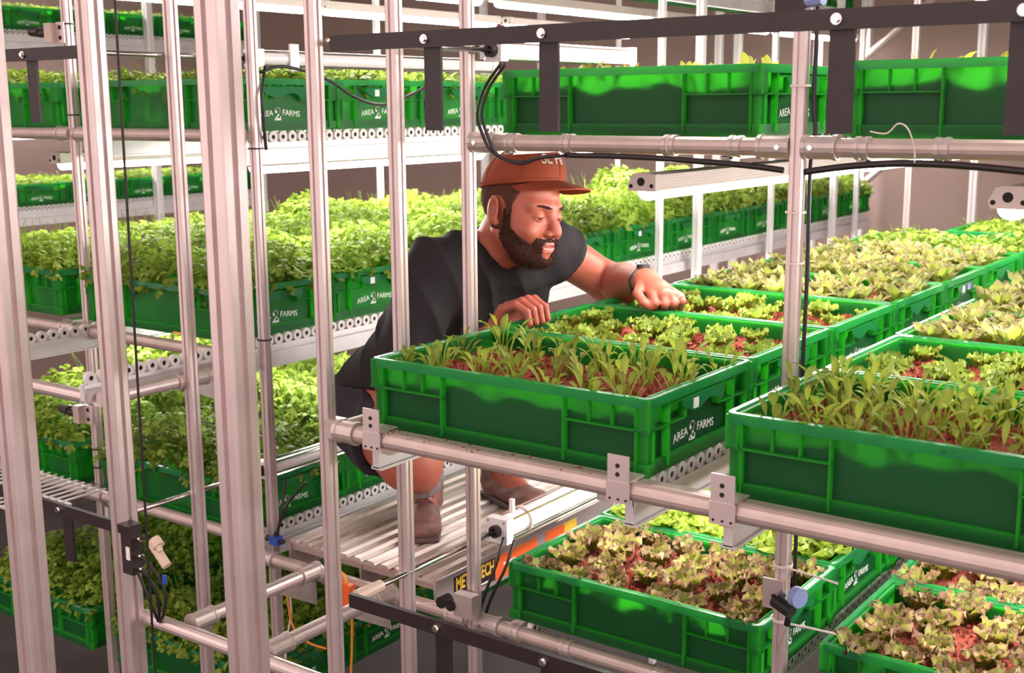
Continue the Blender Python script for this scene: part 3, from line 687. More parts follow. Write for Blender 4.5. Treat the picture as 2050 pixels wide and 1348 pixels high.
# ---------------------------------------------------------------- the man (signed-distance modelling, meshed with surface nets)
def sdf_mesh(fn, lo, hi, h):
    lo = np.array(lo, float); hi = np.array(hi, float); B = 8
    nb = np.ceil((hi - lo) / (h * B)).astype(int); n = nb * B + 1
    V = np.full(n, 1e3, np.float32)
    cs = [lo[k] + (np.arange(nb[k]) + .5) * B * h for k in range(3)]
    G = np.stack(np.meshgrid(*cs, indexing='ij'), -1).reshape(-1, 3)
    dc = fn(G); V[:] = 1.0
    big = np.repeat(np.repeat(np.repeat(np.sign(dc).reshape(nb), B, 0), B, 1), B, 2); V[:-1, :-1, :-1] = big
    keep = np.where(np.abs(dc) < B * h * 1.35)[0]
    loc = np.stack(np.meshgrid(*[np.arange(B + 1)] * 3, indexing='ij'), -1).reshape(-1, 3)
    bi = np.stack(np.unravel_index(keep, nb), -1)
    for c in range(0, len(bi), 400):
        idx = (bi[c:c + 400, None, :] * B + loc[None]).reshape(-1, 3)
        V[idx[:, 0], idx[:, 1], idx[:, 2]] = fn(lo + idx * h)
    inside = V < 0
    cnt = np.zeros(n - 1, np.int8)
    for a in (0, 1):
        for b in (0, 1):
            for c in (0, 1): cnt += inside[a:n[0] - 1 + a, b:n[1] - 1 + b, c:n[2] - 1 + c]
    cells = np.stack(np.where((cnt > 0) & (cnt < 8)), -1)
    cid = np.full(n - 1, -1, np.int64); cid[cells[:, 0], cells[:, 1], cells[:, 2]] = np.arange(len(cells))
    acc = np.zeros((len(cells), 3)); num = np.zeros(len(cells))
    cor = [(a, b, c) for a in (0, 1) for b in (0, 1) for c in (0, 1)]
    for i, p in enumerate(cor):
        for j, q in enumerate(cor):
            if j <= i or sum(abs(np.array(p) - np.array(q))) != 1: continue
            A = cells + p; Q = cells + q; va = V[A[:, 0], A[:, 1], A[:, 2]]; vb = V[Q[:, 0], Q[:, 1], Q[:, 2]]
            m = (va < 0) != (vb < 0); t = np.where(m, va / np.where(m, va - vb, 1), 0)[:, None]
            acc += np.where(m[:, None], np.array(p) + t * (np.array(q) - np.array(p)), 0); num += m
    verts = lo + (cells + acc / num[:, None]) * h
    faces = []
    for ax in range(3):
        u, v = (ax + 1) % 3, (ax + 2) % 3
        s0 = [slice(1, -1)] * 3; s0[ax] = slice(0, n[ax] - 1); s1 = list(s0); s1[ax] = slice(1, n[ax])
        a = inside[tuple(s0)]; b = inside[tuple(s1)]
        e = np.stack(np.where(a != b), -1); off = np.ones(3, int); off[ax] = 0; g = e + off
        du = np.zeros(3, int); du[u] = 1; dv = np.zeros(3, int); dv[v] = 1
        def id_(x): return cid[x[:, 0], x[:, 1], x[:, 2]]
        q = np.stack([id_(g - du - dv), id_(g - dv), id_(g), id_(g - du)], -1)
        fl = a[e[:, 0], e[:, 1], e[:, 2]]
        q = np.where(fl[:, None], q, q[:, ::-1]); faces.append(q[(q >= 0).all(1)])
    return verts, np.concatenate(faces)
def A_(*v): return np.array(v, float)
def rcone(p, a, b, r1, r2):
    a = A_(*a); b = A_(*b); ba = b - a; t = np.clip((p - a) @ ba / (ba @ ba), 0, 1)
    return np.linalg.norm(p - a - t[:, None] * ba, axis=1) - (r1 + (r2 - r1) * t)
def elli(p, c, r, Rm=None):
    q = p - A_(*c)
    if Rm is not None: q = q @ Rm
    r = A_(*r); k0 = np.linalg.norm(q / r, axis=1); k1 = np.linalg.norm(q / (r * r), axis=1)
    return k0 * (k0 - 1) / np.maximum(k1, 1e-9)
def smin(a, b, k):
    h_ = np.clip(.5 + .5 * (b - a) / k, 0, 1); return b + (a - b) * h_ - k * h_ * (1 - h_)
def smax(a, b, k): return -smin(-a, -b, k)
def rotm(yaw, pitch, roll):
    return np.array((Matrix.Rotation(yaw, 3, 'Z') @ Matrix.Rotation(pitch, 3, 'Y') @ Matrix.Rotation(roll, 3, 'X')))

# joints
N_ = A_(-1.748, 2.335, -.352); Rs = A_(-1.812, 2.184, -.377); Ls = A_(-1.680, 2.466, -.338); PEL = A_(-2.105, 2.385, -.775)
sd = (Ls - Rs) / np.linalg.norm(Ls - Rs); spine = (N_ - PEL) / np.linalg.norm(N_ - PEL); fwd = np.cross(sd, spine); fwd /= np.linalg.norm(fwd)
if fwd[0] < 0: fwd = -fwd
Re = A_(-1.806, 2.035, -.625); Rw = A_(-1.607, 2.128, -.508)
Le = A_(-1.615, 2.646, -.452); Lw = A_(-1.405, 2.462, -.4065)
hipR = PEL - sd * .09; hipL = PEL + sd * .09
kneeR = A_(-1.872, 2.150, -.838); ankR = A_(-2.075, 2.445, -1.015); toeR = A_(-1.985, 2.325, -1.075)
kneeL = A_(-1.79, 2.62, -.69); ankL = A_(-2.00, 2.668, -1.01); toeL = A_(-1.83, 2.608, -1.075)
HC = A_(-1.665, 2.322, -.241); HR = rotm(-.07, .14, -.11); HS = 1.04
def hl(p): return ((p - HC) @ HR) / HS                  # world -> head frame (x to the face, y to his left, z up)
def hw(q): return HC + HS * (HR @ A_(*q))

def headd(q):
    z_ = q[:, 2]; q = np.stack([q[:, 0], q[:, 1], np.where(z_ < -.036, -.036 + (z_ + .036) * 1.2, z_)], 1)   # shorten the lower face
    d = elli(q, (-.006, 0, .035), (.091, .076, .092))
    d = smin(d, elli(q, (.028, 0, -.025), (.064, .064, .088)), .03)
    d = smin(d, elli(q, (.030, 0, -.078), (.056, .055, .046)), .03)
    ay = np.abs(q[:, 1]); qs = np.stack([q[:, 0], ay, q[:, 2]], 1)
    d = smin(d, rcone(qs, (-.005, .056, -.055), (.055, .034, -.098), .016, .018), .025)
    d = smin(d, elli(q, (.073, 0, -.106), (.024, .026, .021)), .02)
    d = smin(d, rcone(qs, (.086, .010, .021), (.070, .046, .019), .0105, .009), .016)
    d = smin(d, elli(qs, (.068, .042, -.036), (.022, .022, .022)), .02)
    d = smax(d, -elli(qs, (.099, .033, -.001), (.020, .019, .0125)), .010)
    d = smin(d, rcone(q, (.085, 0, .014), (.111, 0, -.030), .0085, .0118), .010)
    d = smin(d, elli(qs, (.099, .0135, -.036), (.0115, .0075, .0085)), .006)
    d = smax(d, -elli(qs, (.107, .0065, -.0445), (.006, .0036, .005)), .003)
    # mouth
    d = smin(d, elli(q, (.083, 0, -.070), (.021, .030, .024)), .014)
    d = smin(d, rcone(qs, (.102, 0, -.0625), (.089, .024, -.062), .0052, .003), .004)
    d = smin(d, rcone(qs, (.099, 0, -.0775), (.089, .022, -.066), .0062, .003), .004)
    d = smax(d, -elli(qs, (.101, 0, -.0690), (.017, .021, .0042)), .003)
    # lids over the eyeballs
    lid = elli(qs, (.0765, .0325, -.001), (.0150, .0165, .0142))
    slit = elli(qs, (.092, .0325, -.0050), (.013, .0148, .0018))
    d = smin(d, smax(lid, -slit, .0015), .003)
    # ears
    er = np.array(Matrix.Rotation(.35, 3, 'Z') @ Matrix.Rotation(-.18, 3, 'Y'))
    e = elli(qs, (-.010, .083, -.004), (.0195, .0085, .033), er)
    e = smax(e, -elli(qs, (-.004, .0915, -.001), (.0105, .0075, .019), er), .004)
    e = smin(e, elli(qs, (-.001, .079, -.030), (.009, .006, .009)), .006)
    return smin(d, e, .005)
def neckd(p):
    d = rcone(p, hw((-.028, 0, -.045)), N_ + spine * -.01, .058, .064)
    return smin(d, rcone(p, N_ - sd * .02 - spine * .02, N_ - sd * .1 - spine * .05, .05, .04), .04)
def finger(p, pts, r):
    d = None
    for k in range(len(pts) - 1):
        e = rcone(p, pts[k], pts[k + 1], r * (1.06 - .09 * k), r * (1.06 - .09 * (k + 1))); d = e if d is None else smin(d, e, .003)
    return d
# left hand: relaxed fist seen from the back, knuckles towards the lens
ir = A_(.809, .588, -.007); ic = A_(.578, -.794, .187); iu = A_(-.104, .155, .982)
def LH(a, b, c): return Lw + ir * a + iu * b + ic * c     # right, up, towards lens
LF = []
for k, (a, L_) in enumerate(((.004, 1.0), (.026, 1.06), (.047, 1.0), (.066, .84))):
    base = LH(a + .006, -.030 - .004 * abs(k - 1), .062 - .006 * abs(k - 1)); f1 = LH(a + .010, -.053 * L_ ** .5, .070); f2 = LH(a + .008, -.062, .049); f3 = LH(a + .004, -.055, .030)
    LF.append((base, f1, f2, f3))
LT = [LH(-.014, -.012, .022), LH(-.024, -.030, .046), LH(-.012, -.050, .062), LH(.004, -.060, .066)]
# right hand: fingers hooked over the crate rim
RF = []
for k, (y, L_) in enumerate(((2.120, .82), (2.143, .98), (2.167, 1.04), (2.191, 1.0))):
    up = .006 * (L_ - .8) * 5
    RF.append((A_(-1.568, y - .004 + .1 * (2.16 - y) * .5, -.440 + up * .4), A_(-1.533, y, -.4275 + up), A_(-1.505, y + .002, -.441 + up * .5), A_(-1.4975, y + .002, -.466)))
RT = [A_(-1.60, 2.155, -.490), A_(-1.583, 2.200, -.474), A_(-1.562, 2.218, -.458), A_(-1.548, 2.216, -.441)]
def handd(p, W, F, T, rf):
    d = None
    for k, f in enumerate(F):
        e = rcone(p, W, f[0], .021, .0135 - .0012 * (k in (0, 3))); d = e if d is None else smin(d, e, .010)
    mid = (F[1][0] + F[2][0]) / 2; d = smin(d, elli(p, (W + mid) / 2, (.024, .024, .020)), .012)
    fd = None
    for k, f in enumerate(F):
        e = finger(p, f, rf * (1, 1.04, 1, .88)[k]); fd = e if fd is None else np.minimum(fd, e)
    d = smin(d, fd, .004)
    return smin(d, finger(p, T, rf * 1.16), .006)
def armLd(p):
    d = smin(rcone(p, Ls, Le, .054, .050), rcone(p, Le, Le * .62 + Lw * .38, .050, .050), .02)
    d = smin(d, rcone(p, Le * .62 + Lw * .38, Lw, .049, .030), .012)
    return smin(d, handd(p, Lw, LF, LT, .0102), .014)
def armRd(p):
    d = smin(rcone(p, Rs, Re, .058, .047), rcone(p, Re, Re * .65 + Rw * .35, .044, .046), .02)
    d = smin(d, rcone(p, Re * .65 + Rw * .35, Rw, .045, .028), .012)
    return smin(d, handd(p, Rw, RF, RT, .0098), .014)
def torsod(p):
    d = rcone(p, Rs + spine * -.02 + sd * .03, Ls + spine * -.02 - sd * .03, .066, .066)
    c0 = N_ - spine * .13; c1 = PEL + spine * .10
    for s_ in (-1, 1):
        d = smin(d, rcone(p, c0 + sd * s_ * .075 + fwd * .01, c1 + sd * s_ * .065 + fwd * .02, .105, .108), .06)
        d = smin(d, rcone(p, PEL + sd * s_ * .085, PEL + sd * s_ * .08 + spine * .06, .115, .11), .05)
    return d
def legsd(p):
    d = smin(rcone(p, hipR, kneeR, .100, .080), rcone(p, kneeR, kneeR * .65 + ankR * .35, .074, .060), .02)
    d = smin(d, rcone(p, kneeR * .65 + ankR * .35, ankR, .060, .038), .02)
    e = smin(rcone(p, hipL, kneeL, .098, .068), rcone(p, kneeL, kneeL * .65 + ankL * .35, .064, .060), .02)
    e = smin(e, rcone(p, kneeL * .65 + ankL * .35, ankL, .060, .038), .02)
    d = smin(d, e, .01)
    d = smin(d, rcone(p, ankR, toeR, .036, .030), .02); return smin(d, rcone(p, ankL, toeL, .036, .030), .02)
def bodyd(p): return smin(smin(smin(torsod(p), neckd(p), .04), np.minimum(armLd(p), armRd(p)), .03), legsd(p), .03)
def skin_all(p):
    d = smin(torsod(p), neckd(p), .03); d = smin(d, armLd(p), .02); d = smin(d, armRd(p), .02); d = smin(d, legsd(p), .03)
    return smin(d, headd(hl(p)) * HS, .012)

M['skin'] = mat('ruddy_skin', (.39, .105, .064), .48, 0, .07, 60, .12); M['skin'].node_tree.nodes['Principled BSDF'].inputs['Subsurface Weight'].default_value = .08
M['skin'].node_tree.nodes['Principled BSDF'].inputs['Subsurface Radius'].default_value = (.012, .004, .002)
M['lip'] = mat('lips', (.62, .22, .20), .4); M['teeth'] = mat('teeth', (.85, .80, .74), .3)
M['hair'] = mat('dark_brown_hair', (.040, .015, .009), .7, 0, .4, 200, 0, .15); M['fade'] = mat('cropped_brown_hair', (.085, .034, .024), .8, 0, .35, 300, 0, .15)
M['shirt'] = mat('charcoal_cotton', (.0095, .006, .0082), .85, 0, .15, 90, .25); M['shorts'] = mat('black_cotton_shorts', (.018, .015, .022), .8, 0, .2, 60)
M['cap'] = mat('rust_orange_twill', (.27, .045, .013), .8, 0, .08, 200, .3); M['boot'] = mat('worn_brown_leather', (.20, .095, .08), .6, 0, .25, 40, .3)
M['sock'] = mat('grey_blue_sock', (.20, .17, .18), .9, 0, .3, 90); M['sole'] = mat('dark_rubber_sole', (.09, .05, .045), .7)
M['eyewhite'] = mat('eye_white', (.40, .30, .27), .3); M['iris'] = mat('iris', (.06, .03, .02), .2)

man = thing('person', tuple(PEL * A_(1, 1, 0) + A_(0, 0, -1.1)), 'man in rust cap and charcoal T-shirt squatting in the aisle, leaning over the crates', 'person')
def obj_vf(name, parts, mats, parent, mi=None, smooth=True):
    vs = []; fs = []; o = 0
    for v, f in parts: vs.append(v); fs.append(f + o); o += len(v)
    v = np.concatenate(vs) - A_(*ORG[parent.name]); f = np.concatenate(fs)
    me = bpy.data.meshes.new(name); me.vertices.add(len(v)); me.vertices.foreach_set('co', v.astype(np.float32).ravel())
    k = f.shape[1]; me.loops.add(f.size); me.loops.foreach_set('vertex_index', f.astype(np.int32).ravel())
    me.polygons.add(len(f)); me.polygons.foreach_set('loop_start', np.arange(len(f), dtype=np.int32) * k)
    for m_ in (mats if isinstance(mats, list) else [mats]): me.materials.append(m_)
    if mi is not None: me.polygons.foreach_set('material_index', mi(v[f].mean(1) + A_(*ORG[parent.name])).astype(np.int32))
    me.polygons.foreach_set('use_smooth', [smooth] * len(f)); me.update(calc_edges=True); me.validate()
    return put(name, me, ORG[parent.name], parent)

upper = lambda p: (p - (N_ - spine * .06)) @ spine       # >0 above the collar-bone level
hp = sdf_mesh(lambda p: np.maximum(smin(smin(torsod(p), neckd(p), .03), headd(hl(p)) * HS, .012), -upper(p) - .01), HC - A_(.17, .16, .235), HC + A_(.17, .16, .16), .0023)
LA = Ls * .62 + Le * .38
al = sdf_mesh(armLd, np.minimum(Le, Lw) - A_(.09, .16, .13), np.maximum(Le, Lw) + A_(.16, .07, .13), .0028)
RA = Rs * .62 + Re * .38
ar = sdf_mesh(armRd, (-1.90, 1.94, -.70), (-1.46, 2.26, -.38), .0028)
def lower_(p):
    d = smin(smin(torsod(p), legsd(p), .03), neckd(p), .03); d = smin(d, rcone(p, Rs, RA, .058, .054), .02); d = smin(d, rcone(p, Ls, LA, .058, .054), .02)
    return np.maximum(d, upper(p) - .02)
lg = sdf_mesh(lower_, (-2.30, 1.95, -1.13), (-1.52, 2.80, -.22), .007)
def lips(c):
    q = hl(c); return (q[:, 0] > .084) & (np.abs(q[:, 1]) < .026) & (q[:, 2] < -.0545) & (q[:, 2] > -.0765)
obj_vf('body', [hp, al, ar, lg], [M['skin'], M['lip']], man, lips)
# eyes and teeth
for s_, nm in ((-1, 'right'), (1, 'left')):
    e = sdf_mesh(lambda p: (elli(hl(p), (.0765, .0325 * s_, -.001), (.0132, .0132, .0132))) * HS, hw((.0765, .0325 * s_, -.001)) - .02, hw((.0765, .0325 * s_, -.001)) + .02, .0016)
    def ir_(c, s_=s_):
        q = hl(c); return np.hypot(q[:, 1] - .0325 * s_ - .001, q[:, 2] + .004) < .0125
    obj_vf('eyeball', [e], [M['eyewhite'], M['iris']], man, ir_)
te = sdf_mesh(lambda p: elli(hl(p), (.0835, 0, -.0618), (.0135, .019, .0042)) * HS, hw((.083, 0, -.062)) - .035, hw((.083, 0, -.062)) + .035, .0016)
obj_vf('teeth', [te], M['teeth'], man)
# beard, moustache and cropped hair as offset shells with short hairs
def wob(q, a, s_): return a * (np.sin(q[:, 0] * s_ * 1.3 + 2 * np.sin(q[:, 2] * s_)) * np.sin(q[:, 1] * s_ * 1.1 + q[:, 2] * s_ * .7))
def beard_region(q):
    ay = np.abs(q[:, 1]); x, z = q[:, 0], q[:, 2]
    line = np.where(x < .028, -.006 - x * .9, -.031 - (x - .028) * .62)                # upper edge from the ear down across the cheek
    r = z - line
    r = np.maximum(np.maximum(r, .010 - x + np.clip(-z - .06, 0, 1) * .75), np.where(z > -.05, ay - .0735, -1))                          # rear edge follows the jaw
    mouth = np.minimum(np.sqrt((ay / .0235) ** 2 + ((z + .0640) / .0105) ** 2), np.sqrt((ay / .019) ** 2 + ((z + .080) / .0125) ** 2)) - 1
    r = np.maximum(r, np.where(x > .07, -mouth * .02, -1))
    moust = np.maximum(np.maximum(np.abs(z + .0505 + ay * .20) - .0060, ay - .034), .080 - x)
    moust = np.maximum(moust, np.where(x > .07, -mouth * .02, -1))
    gote = np.maximum(np.maximum(np.abs(ay - .030) - .009, np.abs(z + .066) - .020), .066 - x)   # joins moustache and beard
    side = np.maximum(np.maximum(np.maximum(np.abs(x - .022) - .011, z - .03), -(z + .04)), ay - .0735)        # sideburn
    return np.minimum(np.minimum(np.minimum(r, moust), gote), side)
def beardd(p):
    q = hl(p); low = np.clip((-q[:, 2] - .05) / .06, 0, 1)
    return smax((headd(q) - .0022 - .0045 * low - wob(q, .0012, 260)) * HS, beard_region(q) * .8, .004)
bd = sdf_mesh(beardd, hw((.045, 0, -.06)) - .125, hw((.045, 0, -.06)) + .125, .0026)
def hair_region(q):
    ay = np.abs(q[:, 1]); x, z = q[:, 0], q[:, 2]
    front = np.where(z > .05, x - .060 - (z - .05) * 1.2, x - .045 + (.05 - z) * .35)                    # hairline at the temple
    r = np.maximum(front, -(z + .045 - np.clip(x + .02, -1, 0) * -.2)); r = np.maximum(r, z - .10)
    er = np.hypot((x + .008) / 1.0, (z + .005) / 1.25) - .028
    return np.maximum(np.maximum(r, -er), ay - .0815)
def haird(p):
    q = hl(p); return smax((headd(q) - .0032 - wob(q, .0008, 300)) * HS, hair_region(q), .003)
hr_ = sdf_mesh(haird, HC - A_(.15, .13, .09), HC + A_(.15, .13, .13), .0027)
def whiskers(vf, n, L0, L1, seed, drop, wd=.00045):
    g = np.random.default_rng(seed); v, f = vf; c = v[f].mean(1); nn = np.cross(v[f[:, 1]] - v[f[:, 0]], v[f[:, 3]] - v[f[:, 0]]); nn /= np.linalg.norm(nn, axis=1)[:, None] + 1e-12
    k = g.integers(0, len(f), n); b = c[k] + g.normal(0, .0008, (n, 3)); L_ = g.uniform(L0, L1, n)[:, None]
    dr = nn[k] * .75 + A_(0, 0, -drop) + g.normal(0, .25, (n, 3)); dr /= np.linalg.norm(dr, axis=1)[:, None]
    sd_ = np.cross(dr, g.normal(0, 1, (n, 3))); sd_ /= np.linalg.norm(sd_, axis=1)[:, None]
    V = np.stack([b - sd_ * wd, b + sd_ * wd, b + dr * L_ + sd_ * wd * .1, b + dr * L_ - sd_ * wd * .1], 1).reshape(-1, 3)
    return V, np.arange(n * 4).reshape(n, 4)
obj_vf('beard', [bd, whiskers(bd, 9000, .004, .009, 5, .7)], M['hair'], man)
obj_vf('hair', [hr_, whiskers(hr_, 6000, .002, .0045, 6, .5)], M['fade'], man)
g_ = np.random.default_rng(3); eb = []
for s_ in (-1, 1):
    n = 150; t = g_.uniform(0, 1, n); y = s_ * (.012 + .040 * t); z = .0195 + .006 * np.sin(t * 2.4) - .006 * t + g_.normal(0, .0015, n); x = .0985 - .026 * t ** 1.8
    b = np.array([hw((x[k], y[k], z[k])) for k in range(n)]); tp = np.array([hw((x[k] + .002 - .004 * t[k], y[k] + s_ * .006, z[k] + .001)) for k in range(n)]); up = (HR @ A_(0, 0, 1)) * .0006
    eb.append((np.stack([b - up, b + up, tp + up * .3, tp - up * .3], 1).reshape(-1, 3), np.arange(n * 4).reshape(n, 4)))
obj_vf('eyebrows', eb, M['hair'], man)
# cap
def cap_pt(az, t):
    """t 0 = lower edge, 1 = crown top"""
    rx, ry = .099, .085; e = math.cos(t * math.pi / 2) ** .62; zz = math.sin(t * math.pi / 2) ** .95
    tall = .084 - .008 * math.cos(az); zb = .056 + .026 * math.cos(az)
    return hw((-.005 + rx * math.cos(az) * e, ry * math.sin(az) * e, zb + tall * zz))
cm = MB(); na, nt_ = 48, 14
vs = [tuple(cap_pt(2 * math.pi * i / na, j / nt_)) for j in range(nt_ + 1) for i in range(na)]
fs = [(j * na + i, j * na + (i + 1) % na, (j + 1) * na + (i + 1) % na, (j + 1) * na + i) for j in range(nt_) for i in range(na)]
vi = [tuple(HC + (A_(*v) - HC) * .965 - A_(0, 0, .002)) for v in vs[:na * 4]]; o_ = len(vs)
vs += vi; fs += [(o_ + j * na + (i + 1) % na, o_ + j * na + i, o_ + (j + 1) * na + i, o_ + (j + 1) * na + (i + 1) % na) for j in range(3) for i in range(na)]
fs += [((i + 1) % na, i, o_ + i, o_ + (i + 1) % na) for i in range(na)]
cm.add(vs, fs)
cap = cm.build('cap', M['cap'], man, smooth=True); cap['label'] = 'rust orange flat-brim cap'
for k in range(6):
    az = k * math.pi / 3; MB().tube([tuple(cap_pt(az, j / 16) + (cap_pt(az, j / 16) - HC) * .004) for j in range(1, 17)], .0011, 5).build('seam', M['cap'], cap)
MB().cyl(cap_pt(0, 1), cap_pt(0, 1) + HR @ A_(0, 0, .005), .007, 12, .004).build('button', M['cap'], cap)
MB().tube([tuple(cap_pt(2 * math.pi * k / 40, .045) + (cap_pt(2 * math.pi * k / 40, .045) - HC) * .006) for k in range(41)], .0016, 5).build('band_stitch', M['cap'], cap)
# brim
bm_ = MB(); nu, nv = 25, 9; top_ = []; bot = []
for i in range(nu):
    a = -1.22 + 2.44 * i / (nu - 1)
    p0 = (-.005 + .098 * math.cos(a), .0845 * math.sin(a)); ext = .078 * max(0, math.cos(a * 1.22)) ** .55
    for j in range(nv):
        t = j / (nv - 1); x = p0[0] + ext * t * 1.0; y = p0[1] * (1 + .06 * t)
        z = .0835 + .026 * (math.cos(a) - 1) - .010 * (y / .08) ** 2 - .004 * t
        top_.append(tuple(hw((x, y, z)))); bot.append(tuple(hw((x, y, z - .0035))))
n_ = nu * nv; fs = []
for i in range(nu - 1):
    for j in range(nv - 1):
        a_ = i * nv + j; fs.append((a_, a_ + 1, a_ + nv + 1, a_ + nv)); fs.append((n_ + a_, n_ + a_ + nv, n_ + a_ + nv + 1, n_ + a_ + 1))
    a_ = i * nv + nv - 1; fs.append((a_, n_ + a_, n_ + a_ + nv, a_ + nv)); a_ = i * nv; fs.append((a_, a_ + nv, n_ + a_ + nv, n_ + a_))
bm_.add(top_ + bot, fs).build('brim', M['cap'], cap, smooth=False)
v, f = txt('St. Pe', .031, 'lettering', .0006)
tv = []
for p in v:
    az = p[0] / .094 - .22; tt = .24 + p[1] / .105; P = cap_pt(az, min(.97, tt)); tv.append(tuple(P + (P - hw((-.012, 0, .05))) * .012))
MB().add(tv, f).build('lettering', M['print'], cap)['label'] = 'white lettering on the cap front'
# clothes
def ridge(x): return (1 - np.abs(np.sin(x))) ** 1.6
def folds(p):
    """drapery: sharp creases running down the chest and slanting from the right shoulder"""
    a = p @ sd; b = p @ spine; c = p @ fwd
    w1 = ridge(a * 34 + b * 16 + 1.3 * np.sin(b * 13 + c * 8)); w2 = ridge(b * 33 - a * 24 + 1.5 * np.sin(a * 17 + c * 11) + .8); w3 = np.sin(b * 46 + a * 38 + 2.2 * np.sin(a * 17))
    k = .5 + .5 * np.sin(a * 9 + b * 6 + .6)
    return .0105 * (w1 - .3) * k + .0095 * (w2 - .3) * (1 - k) + .0015 * w3
SL = .30; SR = .92
def shirtd(p):
    d = smin(torsod(p), rcone(p, Rs, Rs + (Re - Rs) * 1.05, .060, .056), .045); d = smin(d, rcone(p, Ls, Ls + (Le - Ls) * .95, .056, .056), .045)
    d = smin(d, rcone(p, N_ - spine * .015 - sd * .05, N_ - spine * .015 + sd * .05, .062, .062), .04)
    d = d - .0125 - folds(p)
    dl = (Le - Ls) / np.linalg.norm(Le - Ls); dr = (Re - Rs) / np.linalg.norm(Re - Rs)
    cutL = np.where(((p - Ls) @ sd) > .0, (p - Ls) @ dl - SL * np.linalg.norm(Le - Ls), -1)
    cutR = np.where(((p - Rs) @ sd) < .0, (p - Rs) @ dr - SR * np.linalg.norm(Re - Rs), -1)
    d = np.maximum(d, cutL); d = np.maximum(d, cutR)
    d = np.maximum(d, -((p - (PEL - spine * .02)) @ spine))
    # collar: round opening around the neck
    nk = rcone(p, N_ + (N_ - hw((-.028, 0, -.045))) * .55 + fwd * .012, hw((-.02, 0, -.02)), .066, .080)
    d = smax(d, -nk, .006)
    inner = smin(torsod(p), np.minimum(rcone(p, Ls, Le, .058, .047), rcone(p, Rs, Re, .058, .047)), .03) - .0015
    return np.maximum(d, -inner)
sh = sdf_mesh(shirtd, (-2.32, 1.90, -.93), (-1.48, 2.78, -.20), .0045)
shirt = obj_vf('t_shirt', [sh], M['shirt'], man); shirt['label'] = 'charcoal crew-neck T-shirt'
ck = []
def shortsd(p):
    d = rcone(p, hipR, hipR + (kneeR - hipR) * .8, .108, .100); d = smin(d, rcone(p, hipL, hipL + (kneeL - hipL) * .8, .108, .100), .02)
    for s_ in (-1, 1): d = smin(d, rcone(p, PEL + sd * s_ * .08, PEL + sd * s_ * .07 + spine * .10, .118, .11), .05)
    d = d - .008 - folds(p) * 1.3
    d = np.maximum(d, (p - (PEL + spine * .11)) @ spine)
    for h_, k_ in ((hipR, kneeR), (hipL, kneeL)):
        u = (k_ - h_) / np.linalg.norm(k_ - h_); near = ((p - PEL) @ sd) * (1 if h_ is hipL else -1) > 0
        d = np.maximum(d, np.where(near, (p - h_) @ u - .66 * np.linalg.norm(k_ - h_), -1))
    return np.maximum(d, -(smin(torsod(p), legsd(p), .02) - .001))
so = sdf_mesh(shortsd, (-2.34, 2.02, -.96), (-1.76, 2.78, -.56), .006)
obj_vf('shorts', [so], M['shorts'], man)['label'] = 'black shorts'
def boot(ank, toe, nm, gnd=-1.1):
    u = toe - ank; u[2] = 0; u /= np.linalg.norm(u); sdv = np.cross(A_(0, 0, 1), u); heel = ank - u * .045; heel[2] = gnd; tip = heel + u * .285
    def f(p):
        d = rcone(p, heel + u * .045 + A_(0, 0, .045), heel + u * .21 + A_(0, 0, .032), .041, .036); d = smin(d, elli((p - (heel + u * .225 + A_(0, 0, .032))) @ np.stack([u, sdv, A_(0, 0, 1)], 1), (0, 0, 0), (.062, .050, .036)), .02)
        d = smin(d, rcone(p, heel + u * .045 + A_(0, 0, .05), ank + A_(0, 0, .035), .043, .050), .02)
        q = p - heel; d = d - .0015 * np.sin((q @ u) * 95 + 3 * np.sin(q[:, 2] * 60))
        d = np.maximum(d, gnd + .014 - p[:, 2]); d = np.maximum(d, p[:, 2] - (ank[2] + .035)); return np.maximum(d, -(rcone(p, ank, ank + A_(0, 0, .2), .041, .044)))
    b = obj_vf('boot', [sdf_mesh(f, np.minimum(heel, tip) - A_(.09, .09, .01), np.maximum(heel, tip) + A_(.09, .09, .17), .0035)], M['boot'], man)
    def s(p):
        q = p - heel; a = q @ u; d = np.maximum(np.abs(q @ sdv) - (.036 + .012 * np.clip(np.sin((a - .05) * 9), 0, 1)), np.maximum(-a, a - .285)); d = smax(np.abs(p[:, 2] - gnd - .008) - .008, d, .006); return d
    obj_vf('sole', [sdf_mesh(s, np.minimum(heel, tip) - A_(.07, .07, .01), np.maximum(heel, tip) + A_(.07, .07, .04), .004)], M['sole'], b)
    for k in range(5):
        c = heel + u * (.115 + .022 * k) + A_(0, 0, .098 - .011 * k); MB().tube([c - sdv * .026 - A_(0, 0, .012), c - sdv * .01 + A_(0, 0, .003), c + sdv * .01 + A_(0, 0, .003), c + sdv * .026 - A_(0, 0, .012)], .0025, 5).build('lace', M['sole'], b)
    kn = kneeR if nm == 'right' else kneeL; sv = (kn - ank) / np.linalg.norm(kn - ank)
    MB().cyl(ank - sv * .01, ank + sv * .15, .0435, 20, .0615).build('sock', M['sock'], man, smooth=True)
boot(ankR.copy(), toeR.copy(), 'right'); boot(ankL.copy(), toeL.copy(), 'left')
